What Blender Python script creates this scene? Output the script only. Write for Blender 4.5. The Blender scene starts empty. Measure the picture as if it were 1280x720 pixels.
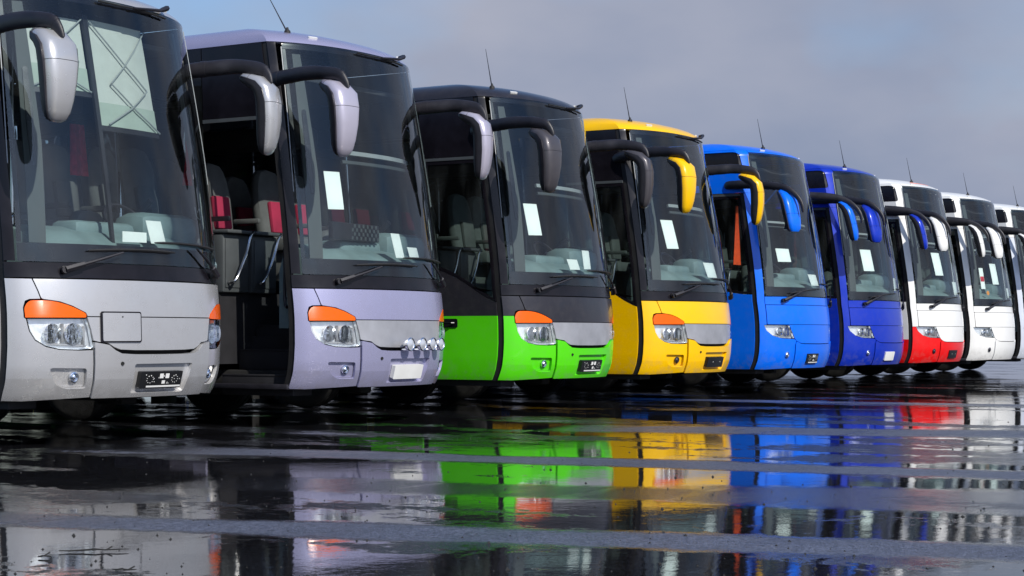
import bpy, math, random, bisect
from mathutils import Vector, Matrix
random.seed(7)
sc = bpy.context.scene
col = sc.collection
R = math.radians
EXPO = 0.0; SKYS = 0.10; SUNE = 4.5; CLS = 1.7; CLO = (8.0, 3.0, 2.0)
COVZ = -1.8; COVL = -1.3; CL_A = (2.7, 3.2, 4.5, 1); CL_B = (3.95, 4.2, 5.2, 1)      # cloud radiance, on the same scale as the sky texture
DAMPC = (0.085, 0.093, 0.125)
# drying bands of tarmac, measured from the photograph: two ends, half width (m), waviness, strength
STRIPS = [(0, 648, 1280, 692, .30, .25, 1), (240, 562, 1280, 594, .36, .35, .95), (740, 535, 1280, 543, .6, .5, .85), (900, 618, 1280, 626, .55, .5, .25), (700, 497, 1280, 507, .35, .6, .7), (330, 604, 900, 622, .45, .5, .2)]

# ------------------------------------------------------------------ camera
CAM = (-9.82, -10.45, 0.89)
cd = bpy.data.cameras.new("camera"); cam = bpy.data.objects.new("camera", cd); col.objects.link(cam)
cam.location = CAM
cam.rotation_euler = (R(90), 0, R(31 - 90))
cd.sensor_width = 36; cd.lens = 2231 / 1280 * 36; cd.shift_y = 58 / 1280
cd.clip_start = 0.1; cd.clip_end = 3000
sc.camera = cam

# ------------------------------------------------------------------ view / world / sun
sc.view_settings.view_transform = 'Standard'; sc.view_settings.look = 'None'
sc.view_settings.exposure = EXPO; sc.view_settings.gamma = 1
SUN_EL = R(37); SUN_AZ = (-0.36, -0.93)
world = bpy.data.worlds.new("World"); sc.world = world; world.use_nodes = True
nt = world.node_tree; nt.nodes.clear()
def N(nt, t, **k):
    n = nt.nodes.new(t)
    for a, b in k.items(): setattr(n, a, b)
    return n
def L(nt, a, b): nt.links.new(a, b)
sky = N(nt, 'ShaderNodeTexSky', sky_type='NISHITA', sun_disc=False)
sky.sun_elevation = SUN_EL; sky.sun_rotation = math.atan2(SUN_AZ[0], SUN_AZ[1]) % (2 * math.pi)
sky.air_density = 1.2; sky.dust_density = 0.6; sky.ozone_density = 2.0
tc = N(nt, 'ShaderNodeTexCoord')
sx = N(nt, 'ShaderNodeSeparateXYZ'); L(nt, tc.outputs['Generated'], sx.inputs[0])
# cloud layer seen in perspective: project the view direction on a layer overhead
zc = N(nt, 'ShaderNodeMath', operation='MAXIMUM'); L(nt, sx.outputs[2], zc.inputs[0]); zc.inputs[1].default_value = 0.0
za = N(nt, 'ShaderNodeMath', operation='ADD'); L(nt, zc.outputs[0], za.inputs[0]); za.inputs[1].default_value = 0.42
dv = N(nt, 'ShaderNodeVectorMath', operation='DIVIDE'); L(nt, tc.outputs['Generated'], dv.inputs[0])
cb = N(nt, 'ShaderNodeCombineXYZ')
for i in range(3): L(nt, za.outputs[0], cb.inputs[i])
L(nt, cb.outputs[0], dv.inputs[1])
n1 = N(nt, 'ShaderNodeTexNoise'); n1.inputs['Scale'].default_value = CLS; n1.inputs['Detail'].default_value = 5; n1.inputs['Roughness'].default_value = 0.48
mpo = N(nt, 'ShaderNodeMapping'); mpo.inputs['Location'].default_value = CLO; L(nt, dv.outputs[0], mpo.inputs[0]); L(nt, mpo.outputs[0], n1.inputs[0])
dl = N(nt, 'ShaderNodeVectorMath', operation='DOT_PRODUCT'); L(nt, tc.outputs['Generated'], dl.inputs[0]); dl.inputs[1].default_value = (-0.515, 0.857, 0)
dm = N(nt, 'ShaderNodeMath', operation='MAXIMUM'); L(nt, dl.outputs['Value'], dm.inputs[0]); dm.inputs[1].default_value = 0
zz = N(nt, 'ShaderNodeMath', operation='POWER'); L(nt, zc.outputs[0], zz.inputs[0]); zz.inputs[1].default_value = 2
cv = N(nt, 'ShaderNodeMath', operation='MULTIPLY_ADD'); L(nt, zz.outputs[0], cv.inputs[0]); cv.inputs[1].default_value = COVZ; L(nt, n1.outputs[0], cv.inputs[2])
cv2 = N(nt, 'ShaderNodeMath', operation='MULTIPLY_ADD'); L(nt, dm.outputs[0], cv2.inputs[0]); cv2.inputs[1].default_value = COVL; L(nt, cv.outputs[0], cv2.inputs[2])
cr = N(nt, 'ShaderNodeValToRGB'); L(nt, cv2.outputs[0], cr.inputs[0])
cr.color_ramp.elements[0].position = 0.20; cr.color_ramp.elements[0].color = (0.05, 0.05, 0.05, 1)
cr.color_ramp.elements[1].position = 0.45; cr.color_ramp.elements[1].color = (1, 1, 1, 1)
n2 = N(nt, 'ShaderNodeTexNoise'); n2.inputs['Scale'].default_value = 2.6; n2.inputs['Detail'].default_value = 5; L(nt, mpo.outputs[0], n2.inputs[0])
cc = N(nt, 'ShaderNodeValToRGB'); L(nt, n2.outputs[0], cc.inputs[0])
cc.color_ramp.elements[0].position = 0.35; cc.color_ramp.elements[0].color = CL_A
cc.color_ramp.elements[1].position = 0.68; cc.color_ramp.elements[1].color = CL_B
skm = N(nt, 'ShaderNodeVectorMath', operation='MULTIPLY'); L(nt, sky.outputs[0], skm.inputs[0]); skm.inputs[1].default_value = (0.80, 0.98, 1.25)
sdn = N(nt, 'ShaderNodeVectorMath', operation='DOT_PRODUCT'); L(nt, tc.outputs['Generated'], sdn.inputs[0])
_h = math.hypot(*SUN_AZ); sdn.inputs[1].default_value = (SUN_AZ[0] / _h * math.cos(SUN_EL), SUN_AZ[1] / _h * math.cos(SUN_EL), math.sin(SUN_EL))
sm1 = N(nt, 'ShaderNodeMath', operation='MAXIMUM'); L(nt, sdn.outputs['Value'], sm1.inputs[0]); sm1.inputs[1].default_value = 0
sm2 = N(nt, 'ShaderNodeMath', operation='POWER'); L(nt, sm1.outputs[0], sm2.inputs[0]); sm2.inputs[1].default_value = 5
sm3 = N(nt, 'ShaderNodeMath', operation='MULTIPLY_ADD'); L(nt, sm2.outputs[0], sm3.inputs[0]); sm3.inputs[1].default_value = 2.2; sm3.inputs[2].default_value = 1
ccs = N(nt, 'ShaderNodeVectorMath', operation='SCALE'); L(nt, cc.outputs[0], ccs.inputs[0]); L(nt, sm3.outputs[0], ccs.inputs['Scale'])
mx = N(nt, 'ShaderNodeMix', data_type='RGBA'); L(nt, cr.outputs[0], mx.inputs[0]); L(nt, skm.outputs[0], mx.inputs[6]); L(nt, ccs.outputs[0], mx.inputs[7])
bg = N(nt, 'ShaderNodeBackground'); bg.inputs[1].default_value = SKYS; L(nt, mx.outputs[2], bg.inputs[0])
wo = N(nt, 'ShaderNodeOutputWorld'); L(nt, bg.outputs[0], wo.inputs[0])
sd = bpy.data.lights.new("sun", 'SUN'); sun = bpy.data.objects.new("sun", sd); col.objects.link(sun)
sd.energy = SUNE; sd.angle = R(0.5); sd.color = (1.0, 0.95, 0.87)
h_ = math.hypot(*SUN_AZ)
sdir = Vector((SUN_AZ[0] / h_ * math.cos(SUN_EL), SUN_AZ[1] / h_ * math.cos(SUN_EL), math.sin(SUN_EL)))
sun.rotation_euler = sdir.to_track_quat('Z', 'Y').to_euler(); sun.location = (0, -20, 30)

# ------------------------------------------------------------------ materials
M = {}
def newmat(name):
    m = bpy.data.materials.new(name); m.use_nodes = True
    M[name] = m
    return m, m.node_tree, m.node_tree.nodes['Principled BSDF']
def mat(name, c, rough=0.5, metal=0.0, coat=0.0, var=0.12, scale=6.0, bump=0.0, bscale=80, spec=0.5, emit=None):
    m, nt, p = newmat(name)
    p.inputs['Roughness'].default_value = rough; p.inputs['Metallic'].default_value = metal
    p.inputs['Coat Weight'].default_value = coat; p.inputs['Coat Roughness'].default_value = 0.04
    p.inputs['Specular IOR Level'].default_value = spec
    tc = N(nt, 'ShaderNodeTexCoord'); nz = N(nt, 'ShaderNodeTexNoise'); nz.inputs['Scale'].default_value = scale; nz.inputs['Detail'].default_value = 5
    L(nt, tc.outputs['Object'], nz.inputs[0])
    mr = N(nt, 'ShaderNodeMapRange'); mr.inputs[1].default_value = 0.3; mr.inputs[2].default_value = 0.7
    mr.inputs[3].default_value = 1 - var; mr.inputs[4].default_value = 1 + var; L(nt, nz.outputs[0], mr.inputs[0])
    vm = N(nt, 'ShaderNodeVectorMath', operation='SCALE'); vm.inputs[0].default_value = c[:3]; L(nt, mr.outputs[0], vm.inputs['Scale'])
    L(nt, vm.outputs[0], p.inputs['Base Color'])
    rr = N(nt, 'ShaderNodeMapRange'); rr.inputs[3].default_value = max(0, rough - 0.3 * var); rr.inputs[4].default_value = min(1, rough + 0.5 * var); L(nt, nz.outputs[0], rr.inputs[0]); L(nt, rr.outputs[0], p.inputs['Roughness'])
    if bump:
        b = N(nt, 'ShaderNodeBump'); b.inputs['Strength'].default_value = bump; b.inputs['Distance'].default_value = 0.01
        z2 = N(nt, 'ShaderNodeTexNoise'); z2.inputs['Scale'].default_value = bscale; L(nt, tc.outputs['Object'], z2.inputs[0]); L(nt, z2.outputs[0], b.inputs['Height']); L(nt, b.outputs[0], p.inputs['Normal'])
    return m
def paint(name, c, metal=0.0, rough=0.28):
    """car paint: base colour, fine flake, clear coat; road film with splashes low on the panels"""
    m, nt, p = newmat(name)
    tc = N(nt, 'ShaderNodeTexCoord')
    ge = N(nt, 'ShaderNodeNewGeometry'); sp = N(nt, 'ShaderNodeSeparateXYZ'); L(nt, ge.outputs['Position'], sp.inputs[0])
    nz = N(nt, 'ShaderNodeTexNoise'); nz.inputs['Scale'].default_value = 9; nz.inputs['Detail'].default_value = 8; nz.inputs['Roughness'].default_value = 0.7; L(nt, tc.outputs['Object'], nz.inputs[0])
    lo = N(nt, 'ShaderNodeMapRange'); lo.inputs[1].default_value = 0.32; lo.inputs[2].default_value = 0.62; lo.inputs[3].default_value = 1; lo.inputs[4].default_value = 0.12; L(nt, sp.outputs[2], lo.inputs[0])
    th = N(nt, 'ShaderNodeMapRange'); th.inputs[1].default_value = 0.46; th.inputs[2].default_value = 0.75; L(nt, nz.outputs[0], th.inputs[0])
    mu = N(nt, 'ShaderNodeMath', operation='MULTIPLY'); L(nt, lo.outputs[0], mu.inputs[0]); L(nt, th.outputs[0], mu.inputs[1])
    m2 = N(nt, 'ShaderNodeMath', operation='MULTIPLY'); L(nt, mu.outputs[0], m2.inputs[0]); m2.inputs[1].default_value = 0.75
    mx = N(nt, 'ShaderNodeMix', data_type='RGBA'); mx.inputs[6].default_value = (*c, 1); mx.inputs[7].default_value = (0.20, 0.185, 0.17, 1); L(nt, m2.outputs[0], mx.inputs[0])
    L(nt, mx.outputs[2], p.inputs['Base Color'])
    ra = N(nt, 'ShaderNodeMath', operation='MULTIPLY_ADD'); L(nt, m2.outputs[0], ra.inputs[0]); ra.inputs[1].default_value = 0.5; ra.inputs[2].default_value = rough; L(nt, ra.outputs[0], p.inputs['Roughness'])
    ca = N(nt, 'ShaderNodeMath', operation='MULTIPLY_ADD'); L(nt, m2.outputs[0], ca.inputs[0]); ca.inputs[1].default_value = -1.2; ca.inputs[2].default_value = 0.45; ca.use_clamp = True; L(nt, ca.outputs[0], p.inputs['Coat Weight'])
    p.inputs['Metallic'].default_value = metal; p.inputs['Coat Roughness'].default_value = 0.03; p.inputs['Specular IOR Level'].default_value = 0.25
    # faint orange peel / panel waviness
    w = N(nt, 'ShaderNodeTexNoise'); w.inputs['Scale'].default_value = 2.2; w.inputs['Detail'].default_value = 1; L(nt, tc.outputs['Object'], w.inputs[0])
    b = N(nt, 'ShaderNodeBump'); b.inputs['Strength'].default_value = 0.12; b.inputs['Distance'].default_value = 0.05; L(nt, w.outputs[0], b.inputs['Height'])
    L(nt, b.outputs[0], p.inputs['Normal']); L(nt, b.outputs[0], p.inputs['Coat Normal'])
    return m
def glass(name, tint, refl=1.0, dust=0.02):
    m, nt, p = newmat(name); nt.nodes.remove(p); out = nt.nodes['Material Output']
    tr = N(nt, 'ShaderNodeBsdfTransparent'); tr.inputs[0].default_value = (*tint, 1)
    gl = N(nt, 'ShaderNodeBsdfGlossy'); gl.inputs['Roughness'].default_value = 0.012; gl.inputs[0].default_value = (0.93, 0.97, 1, 1)
    fr = N(nt, 'ShaderNodeFresnel'); fr.inputs[0].default_value = 1.52
    f2 = N(nt, 'ShaderNodeMath', operation='MULTIPLY'); L(nt, fr.outputs[0], f2.inputs[0]); f2.inputs[1].default_value = 1.25 * refl; f2.use_clamp = True
    tc = N(nt, 'ShaderNodeTexCoord'); w = N(nt, 'ShaderNodeTexNoise'); w.inputs['Scale'].default_value = 1.6; w.inputs['Detail'].default_value = 2; L(nt, tc.outputs['Object'], w.inputs[0])
    b = N(nt, 'ShaderNodeBump'); b.inputs['Strength'].default_value = 0.1; b.inputs['Distance'].default_value = 0.04; L(nt, w.outputs[0], b.inputs['Height']); L(nt, b.outputs[0], gl.inputs['Normal'])
    mx = N(nt, 'ShaderNodeMixShader'); L(nt, f2.outputs[0], mx.inputs[0]); L(nt, tr.outputs[0], mx.inputs[1]); L(nt, gl.outputs[0], mx.inputs[2])
    df = N(nt, 'ShaderNodeBsdfDiffuse'); df.inputs[0].default_value = (0.5, 0.55, 0.55, 1)
    dn = N(nt, 'ShaderNodeTexNoise'); dn.inputs['Scale'].default_value = 5; dn.inputs['Detail'].default_value = 6
    dmp = N(nt, 'ShaderNodeMapping'); dmp.inputs['Scale'].default_value = (1, 1, 0.22); L(nt, tc.outputs['Object'], dmp.inputs[0]); L(nt, dmp.outputs[0], dn.inputs[0])
    dr = N(nt, 'ShaderNodeMapRange'); dr.inputs[1].default_value = 0.45; dr.inputs[2].default_value = 0.75; dr.inputs[3].default_value = 0.15; dr.inputs[4].default_value = 1.6; L(nt, dn.outputs[0], dr.inputs[0])
    dm = N(nt, 'ShaderNodeMath', operation='MULTIPLY'); L(nt, dr.outputs[0], dm.inputs[0]); dm.inputs[1].default_value = dust * 2
    m2 = N(nt, 'ShaderNodeMixShader'); L(nt, dm.outputs[0], m2.inputs[0]); L(nt, mx.outputs[0], m2.inputs[1]); L(nt, df.outputs[0], m2.inputs[2])
    L(nt, m2.outputs[0], out.inputs[0])
    return m

paint('paint_silver', (0.58, 0.575, 0.575), 0.55, 0.25)
paint('paint_lilac', (0.37, 0.365, 0.53), 0.4, 0.27)
paint('paint_lilac_shell', (0.52, 0.49, 0.58), 0.4, 0.28)
paint('paint_green', (0.09, 0.66, 0.006))
paint('paint_graphite', (0.028, 0.027, 0.034), 0.2, 0.3)
paint('paint_shell_grey', (0.075, 0.07, 0.078), 0.3, 0.35)
paint('paint_yellow', (0.93, 0.52, 0.0))
paint('paint_azure', (0.0, 0.145, 0.85))
paint('paint_royal', (0.005, 0.032, 0.44), 0.1)
paint('paint_white', (0.80, 0.80, 0.78))
paint('paint_red', (0.80, 0.006, 0.006))
paint('paint_pearl', (0.62, 0.66, 0.74), 0.1)
mat('strip_metal', (0.48, 0.48, 0.50), 0.38, 0.55, 0.3)
mat('gloss_black', (0.008, 0.007, 0.010), 0.2, 0, 0.0, var=0.3, spec=0.35)
mat('satin_black', (0.016, 0.015, 0.020), 0.42, 0, 0, var=0.35, bump=0.15, bscale=300)
mat('liner_black', (0.004, 0.004, 0.005), 0.8)
mat('rubber', (0.012, 0.012, 0.013), 0.65, var=0.3, bump=0.2, bscale=60)
mat('tyre_rubber', (0.012, 0.012, 0.012), 0.6, var=0.4, scale=12, bump=0.5, bscale=60)
mat('rim_steel', (0.06, 0.06, 0.062), 0.5, 0.5, var=0.3)
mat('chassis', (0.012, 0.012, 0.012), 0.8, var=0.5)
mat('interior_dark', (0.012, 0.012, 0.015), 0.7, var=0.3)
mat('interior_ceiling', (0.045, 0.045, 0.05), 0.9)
mat('dash_plastic', (0.17, 0.235, 0.24), 0.55, var=0.15, bump=0.2, bscale=200)
mat('trim_grey', (0.06, 0.068, 0.072), 0.5, var=0.1)
mat('trim_light', (0.30, 0.32, 0.33), 0.45, var=0.1)
mat('seat_grey', (0.10, 0.10, 0.098), 0.85, var=0.2, bump=0.3, bscale=220)
mat('seat_slate', (0.06, 0.075, 0.072), 0.85, var=0.2, bump=0.3, bscale=220)
mat('seat_pink', (0.36, 0.018, 0.06), 0.85, var=0.15, bump=0.3, bscale=220)
mat('chrome', (0.85, 0.86, 0.88), 0.08, 1.0, var=0.05)
mat('reflector', (0.92, 0.93, 0.95), 0.34, 0.72, var=0.10, bump=0.25, bscale=25)
mat('steel_rail', (0.62, 0.63, 0.65), 0.22, 1.0, var=0.08)
mat('paper', (0.84, 0.86, 0.84), 0.7, var=0.03)
mat('plate_white', (0.75, 0.75, 0.73), 0.5, var=0.05)
mat('plate_black', (0.012, 0.012, 0.013), 0.35, var=0.2)
mat('blind_fabric', (0.50, 0.52, 0.49), 0.85, var=0.06, bump=0.2, bscale=150)
mat('blind_fabric_low', (0.36, 0.42, 0.37), 0.85, var=0.06)
mat('curtain_red', (0.50, 0.02, 0.04), 0.9, var=0.3, scale=20)
mat('curtain_orange', (0.85, 0.10, 0.02), 0.9, var=0.2, scale=20)
mat('marker_lens', (0.75, 0.75, 0.72), 0.2, 0, 0.5)
mat('stripe_orange', (0.80, 0.13, 0.04), 0.35, 0, 0.4)
mat('sticker_amber', (0.75, 0.28, 0.05), 0.5)
mat('bulb_dark', (0.03, 0.03, 0.04), 0.1, 0.3, 0.8)
glass('windscreen_glass', (0.80, 0.88, 0.88), 1.0, 0.006)
glass('door_pane_glass', (0.62, 0.68, 0.66), 0.8, 0.012)
glass('tinted_glass', (0.10, 0.11, 0.115), 0.9, 0.01)
glass('lamp_cover', (0.96, 0.98, 0.98), 0.8, 0.0)
mat('lamp_bowl', (0.95, 0.96, 0.98), 0.10, 1.0, var=0.04, bump=0.5, bscale=18)
mat('pillar_cloth', (0.06, 0.068, 0.07), 0.7, var=0.1)
m, nt_, p_ = newmat('indicator_amber')
p_.inputs['Base Color'].default_value = (0.92, 0.125, 0.0, 1); p_.inputs['Roughness'].default_value = 0.15; p_.inputs['Coat Weight'].default_value = 0.2; p_.inputs['Specular IOR Level'].default_value = 0.3
tc_ = N(nt_, 'ShaderNodeTexCoord'); wv = N(nt_, 'ShaderNodeTexWave', wave_type='BANDS', bands_direction='Z'); wv.inputs['Scale'].default_value = 45; L(nt_, tc_.outputs['Object'], wv.inputs[0])
b_ = N(nt_, 'ShaderNodeBump'); b_.inputs['Strength'].default_value = 0.25; b_.inputs['Distance'].default_value = 0.004; L(nt_, wv.outputs[0], b_.inputs['Height']); L(nt_, b_.outputs[0], p_.inputs['Normal'])
m, nt_, p_ = newmat('mirror_glass'); p_.inputs['Metallic'].default_value = 1; p_.inputs['Roughness'].default_value = 0.02; p_.inputs['Base Color'].default_value = (0.8, 0.82, 0.85, 1)

# ------------------------------------------------------------------ ground
CA, SA = math.cos(R(31)), math.sin(R(31))
def gpx(px, py):
    """ground point seen at a spot of the photograph (used only to take measurements of the wet bands)"""
    Z = CAM[2] * 2231 / (py - 418); X = (px - 640) / 2231 * Z
    return (CAM[0] + Z * CA + X * SA, CAM[1] + Z * SA - X * CA)
def ground_material():
    m, nt, p = newmat('wet_asphalt'); out = nt.nodes['Material Output']
    tc = N(nt, 'ShaderNodeTexCoord'); P = tc.outputs['Object']
    sp = N(nt, 'ShaderNodeSeparateXYZ'); L(nt, P, sp.inputs[0])
    def noise(scale, det=4, rough=0.5, vec=None, dist=0.0):
        n = N(nt, 'ShaderNodeTexNoise'); n.inputs['Scale'].default_value = scale; n.inputs['Detail'].default_value = det
        n.inputs['Roughness'].default_value = rough; n.inputs['Distortion'].default_value = dist; L(nt, vec or P, n.inputs[0]); return n.outputs[0]
    def ma(op, a, b=None, c=None, clamp=False):
        n = N(nt, 'ShaderNodeMath', operation=op); n.use_clamp = clamp
        for i, v in enumerate((a, b, c)):
            if v is None: continue
            if isinstance(v, (int, float)): n.inputs[i].default_value = v
            else: L(nt, v, n.inputs[i])
        return n.outputs[0]
    def mrange(v, a, b, c=0, d=1, smooth=True):
        n = N(nt, 'ShaderNodeMapRange'); n.interpolation_type = 'SMOOTHSTEP' if smooth else 'LINEAR'
        L(nt, v, n.inputs[0])
        for i, x in zip((1, 2, 3, 4), (a, b, c, d)): n.inputs[i].default_value = x
        return n.outputs[0]
    wob = ma('MULTIPLY_ADD', noise(0.35, 3), 1.1, -0.55)
    wob2 = ma('MULTIPLY_ADD', noise(3.0, 4, 0.6), 0.16, -0.08)
    mps = N(nt, 'ShaderNodeMapping'); mps.inputs['Rotation'].default_value = (0, 0, R(59 + 14)); mps.inputs['Scale'].default_value = (0.35, 2.4, 1); L(nt, P, mps.inputs[0])
    streak = noise(1.6, 6, 0.65, mps.outputs[0])
    strips = None
    for (x0, y0, x1, y1, w, wv, stg) in STRIPS:
        a = gpx(x0, y0); b = gpx(x1, y1)
        dx, dy = b[0] - a[0], b[1] - a[1]; l = math.hypot(dx, dy); nx, ny = -dy / l, dx / l
        d = ma('ADD', ma('MULTIPLY', sp.outputs[0], nx), ma('MULTIPLY_ADD', sp.outputs[1], ny, -(a[0] * nx + a[1] * ny)))
        d = ma('ADD', d, ma('MULTIPLY', wob, wv)); d = ma('ADD', d, wob2)
        ad = ma('ABSOLUTE', d)
        wn = ma('MULTIPLY_ADD', noise(0.5, 2), w * 1.0, w * 0.5)
        q = ma('ADD', ma('DIVIDE', ad, wn), ma('MULTIPLY_ADD', noise(9, 8, 0.85), 1.1, -0.55))
        s = mrange(q, 0.6, 1.25, stg, 0)
        s = ma('MULTIPLY', s, mrange(streak, 0.34, 0.52, 0.35 + 0.4 * stg, 1.0))
        # fade out beyond the strip's two ends
        t = ma('ADD', ma('MULTIPLY', sp.outputs[0], dx / l), ma('MULTIPLY_ADD', sp.outputs[1], dy / l, -(a[0] * dx + a[1] * dy) / l))
        e0 = mrange(t, -0.6, 0.6); s = ma('MULTIPLY', s, e0)
        strips = s if strips is None else ma('MAXIMUM', strips, s)
    # height of the tarmac relative to the water film
    big = noise(0.45, 7, 0.62); 
    mp = N(nt, 'ShaderNodeMapping'); mp.inputs['Rotation'].default_value = (0, 0, R(-22)); mp.inputs['Scale'].default_value = (1.0, 0.28, 1); L(nt, P, mp.inputs[0])
    ridge = noise(0.9, 5, 0.55, mp.outputs[0])
    hgt = ma('ADD', ma('MULTIPLY', big, 0.5), ma('MULTIPLY', ridge, 0.6))
    damp = mrange(ma('ADD', hgt, ma('MULTIPLY_ADD', noise(14, 4, 0.7), 0.08, -0.04)), 0.66, 0.73)           # tarmac above the film, drying
    damp = ma('MAXIMUM', damp, strips)
    mid = ma('MAXIMUM', mrange(ma('ADD', hgt, ma('MULTIPLY_ADD', noise(9, 5, 0.7), 0.22, -0.11)), 0.575, 0.66), damp)      # stones break the film
    grain = ma('ADD', ma('MULTIPLY', noise(70, 3, 0.7), 0.6), ma('MULTIPLY', noise(22, 4, 0.75), 0.4)); vor = N(nt, 'ShaderNodeTexVoronoi'); vor.inputs['Scale'].default_value = 110; L(nt, P, vor.inputs[0])
    tone = ma('MULTIPLY_ADD', noise(1.3, 6, 0.7), 1.3, 0.35)
    gt = ma('MULTIPLY', tone, ma('MULTIPLY_ADD', mrange(grain, 0.36, 0.64), 1.7, 0.2))
    cdamp = N(nt, 'ShaderNodeVectorMath', operation='SCALE'); cdamp.inputs[0].default_value = DAMPC; L(nt, gt, cdamp.inputs['Scale'])
    cwet = N(nt, 'ShaderNodeVectorMath', operation='SCALE'); cwet.inputs[0].default_value = (0.012, 0.012, 0.014); L(nt, gt, cwet.inputs['Scale'])
    mx = N(nt, 'ShaderNodeMix', data_type='RGBA'); L(nt, damp, mx.inputs[0]); L(nt, cwet.outputs[0], mx.inputs[6]); L(nt, cdamp.outputs[0], mx.inputs[7])
    L(nt, mx.outputs[2], p.inputs['Base Color'])
    rg = ma('ADD', ma('MULTIPLY', mid, 0.13), ma('MULTIPLY', damp, 0.26)); rg = ma('ADD', rg, 0.012)
    rg = ma('ADD', rg, ma('MULTIPLY', noise(2.2, 4), 0.03))
    L(nt, rg, p.inputs['Roughness'])
    p.inputs['IOR'].default_value = 1.42
    p.inputs['Specular IOR Level'].default_value = 0.5
    # relief
    b1 = N(nt, 'ShaderNodeBump'); b1.inputs['Distance'].default_value = 0.004; L(nt, ma('ADD', grain, vor.outputs[0]), b1.inputs['Height'])
    L(nt, ma('MULTIPLY_ADD', mid, 0.9, 0.01), b1.inputs['Strength'])
    b2 = N(nt, 'ShaderNodeBump'); b2.inputs['Distance'].default_value = 0.02; b2.inputs['Strength'].default_value = 0.10
    L(nt, ma('ADD', noise(1.2, 2), ma('MULTIPLY', noise(11, 3), 0.17)), b2.inputs['Height']); L(nt, b1.outputs[0], b2.inputs['Normal'])
    L(nt, b2.outputs[0], p.inputs['Normal'])
    return m

# ------------------------------------------------------------------ mesh helpers
import bmesh
class G:
    """collects vertices and faces of ONE mesh"""
    def __init__(s): s.v = []; s.f = []
    def add(s, vs, fs):
        o = len(s.v); s.v += [tuple(p) for p in vs]; s.f += [tuple(i + o for i in f) for f in fs]; return s
    def box(s, c, d, b=0.0, rot=None):
        bm = bmesh.new(); bmesh.ops.create_cube(bm, size=1)
        bmesh.ops.scale(bm, vec=d, verts=bm.verts)
        if b: bmesh.ops.bevel(bm, geom=bm.edges[:] + bm.verts[:], offset=b, segments=2, affect='EDGES', profile=0.5, clamp_overlap=True)
        if rot: bmesh.ops.rotate(bm, verts=bm.verts, cent=(0, 0, 0), matrix=Matrix.Rotation(rot[1], 3, rot[0]))
        bm.verts.ensure_lookup_table()
        s.add([(v.co.x + c[0], v.co.y + c[1], v.co.z + c[2]) for v in bm.verts], [[v.index for v in f.verts] for f in bm.faces]); bm.free(); return s
    def tube(s, pts, r, n=8, flat=1.0, up=(0, 0, 1)):
        pts = [Vector(p) for p in pts]; k = len(pts)
        rs = r if isinstance(r, (list, tuple)) else [r] * k
        vs = []; fs = []
        for i, p in enumerate(pts):
            t = (pts[min(i + 1, k - 1)] - pts[max(i - 1, 0)]).normalized()
            a = t.cross(Vector(up)); a = a.normalized() if a.length > 1e-4 else Vector((1, 0, 0)); b = a.cross(t).normalized()
            for j in range(n):
                th = 2 * math.pi * j / n; vs.append(p + a * (rs[i] * flat * math.cos(th)) + b * (rs[i] * math.sin(th)))
        for i in range(k - 1):
            for j in range(n):
                fs.append((i * n + j, i * n + (j + 1) % n, (i + 1) * n + (j + 1) % n, (i + 1) * n + j))
        fs.append(tuple(range(n))[::-1]); fs.append(tuple((k - 1) * n + j for j in range(n)))
        return s.add(vs, fs)
    def lathe(s, prof, c, axis, n=24):
        """prof: (radius, along axis)"""
        ax = Vector(axis).normalized(); u = ax.orthogonal().normalized(); w = ax.cross(u); vs = []; fs = []
        for (r, d) in prof:
            for j in range(n):
                th = 2 * math.pi * j / n; vs.append(Vector(c) + ax * d + u * (r * math.cos(th)) + w * (r * math.sin(th)))
        for i in range(len(prof) - 1):
            for j in range(n): fs.append((i * n + j, i * n + (j + 1) % n, (i + 1) * n + (j + 1) % n, (i + 1) * n + j))
        if prof[0][0] > 1e-3: fs.append(tuple(range(n))[::-1])
        if prof[-1][0] > 1e-3: fs.append(tuple((len(prof) - 1) * n + j for j in range(n)))
        return s.add(vs, fs)
    def prism(s, poly, y0, y1):
        """polygon in x,z pushed along y"""
        n = len(poly); vs = [(x, y0, z) for x, z in poly] + [(x, y1, z) for x, z in poly]
        fs = [tuple(range(n)), tuple(range(2 * n - 1, n - 1, -1))] + [(i, n + i, n + (i + 1) % n, (i + 1) % n) for i in range(n)]
        return s.add(vs, fs)
    def mesh(s, name, ang=38):
        me = bpy.data.meshes.new(name); me.from_pydata([tuple(p) for p in s.v], [], s.f); me.validate()
        if ang is not None:
            me.shade_smooth(); me.set_sharp_from_angle(angle=R(ang))
        me.materials.append(None)
        return me
CACHE = {}
def ob(name, me, mt, parent=None, loc=None, label=None):
    o = bpy.data.objects.new(name, me); col.objects.link(o)
    if me is not None and mt is not None:
        o.material_slots[0].link = 'OBJECT'; o.material_slots[0].material = M[mt]
    if parent is not None: o.parent = parent
    if loc: o.location = loc
    if label: o['label'] = label
    return o
def cached(key, fn):
    if key not in CACHE: CACHE[key] = fn()
    return CACHE[key]
def catmull(pts, k=5):
    P = [Vector(p) for p in pts]; out = []
    for i in range(len(P) - 1):
        p0 = P[max(i - 1, 0)]; p1 = P[i]; p2 = P[i + 1]; p3 = P[min(i + 2, len(P) - 1)]
        for j in range(k):
            t = j / k; out.append(0.5 * ((2 * p1) + (p2 - p0) * t + (2 * p0 - 5 * p1 + 4 * p2 - p3) * t * t + (3 * p1 - p0 - 3 * p2 + p3) * t ** 3))
    out.append(P[-1]); return out
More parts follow.
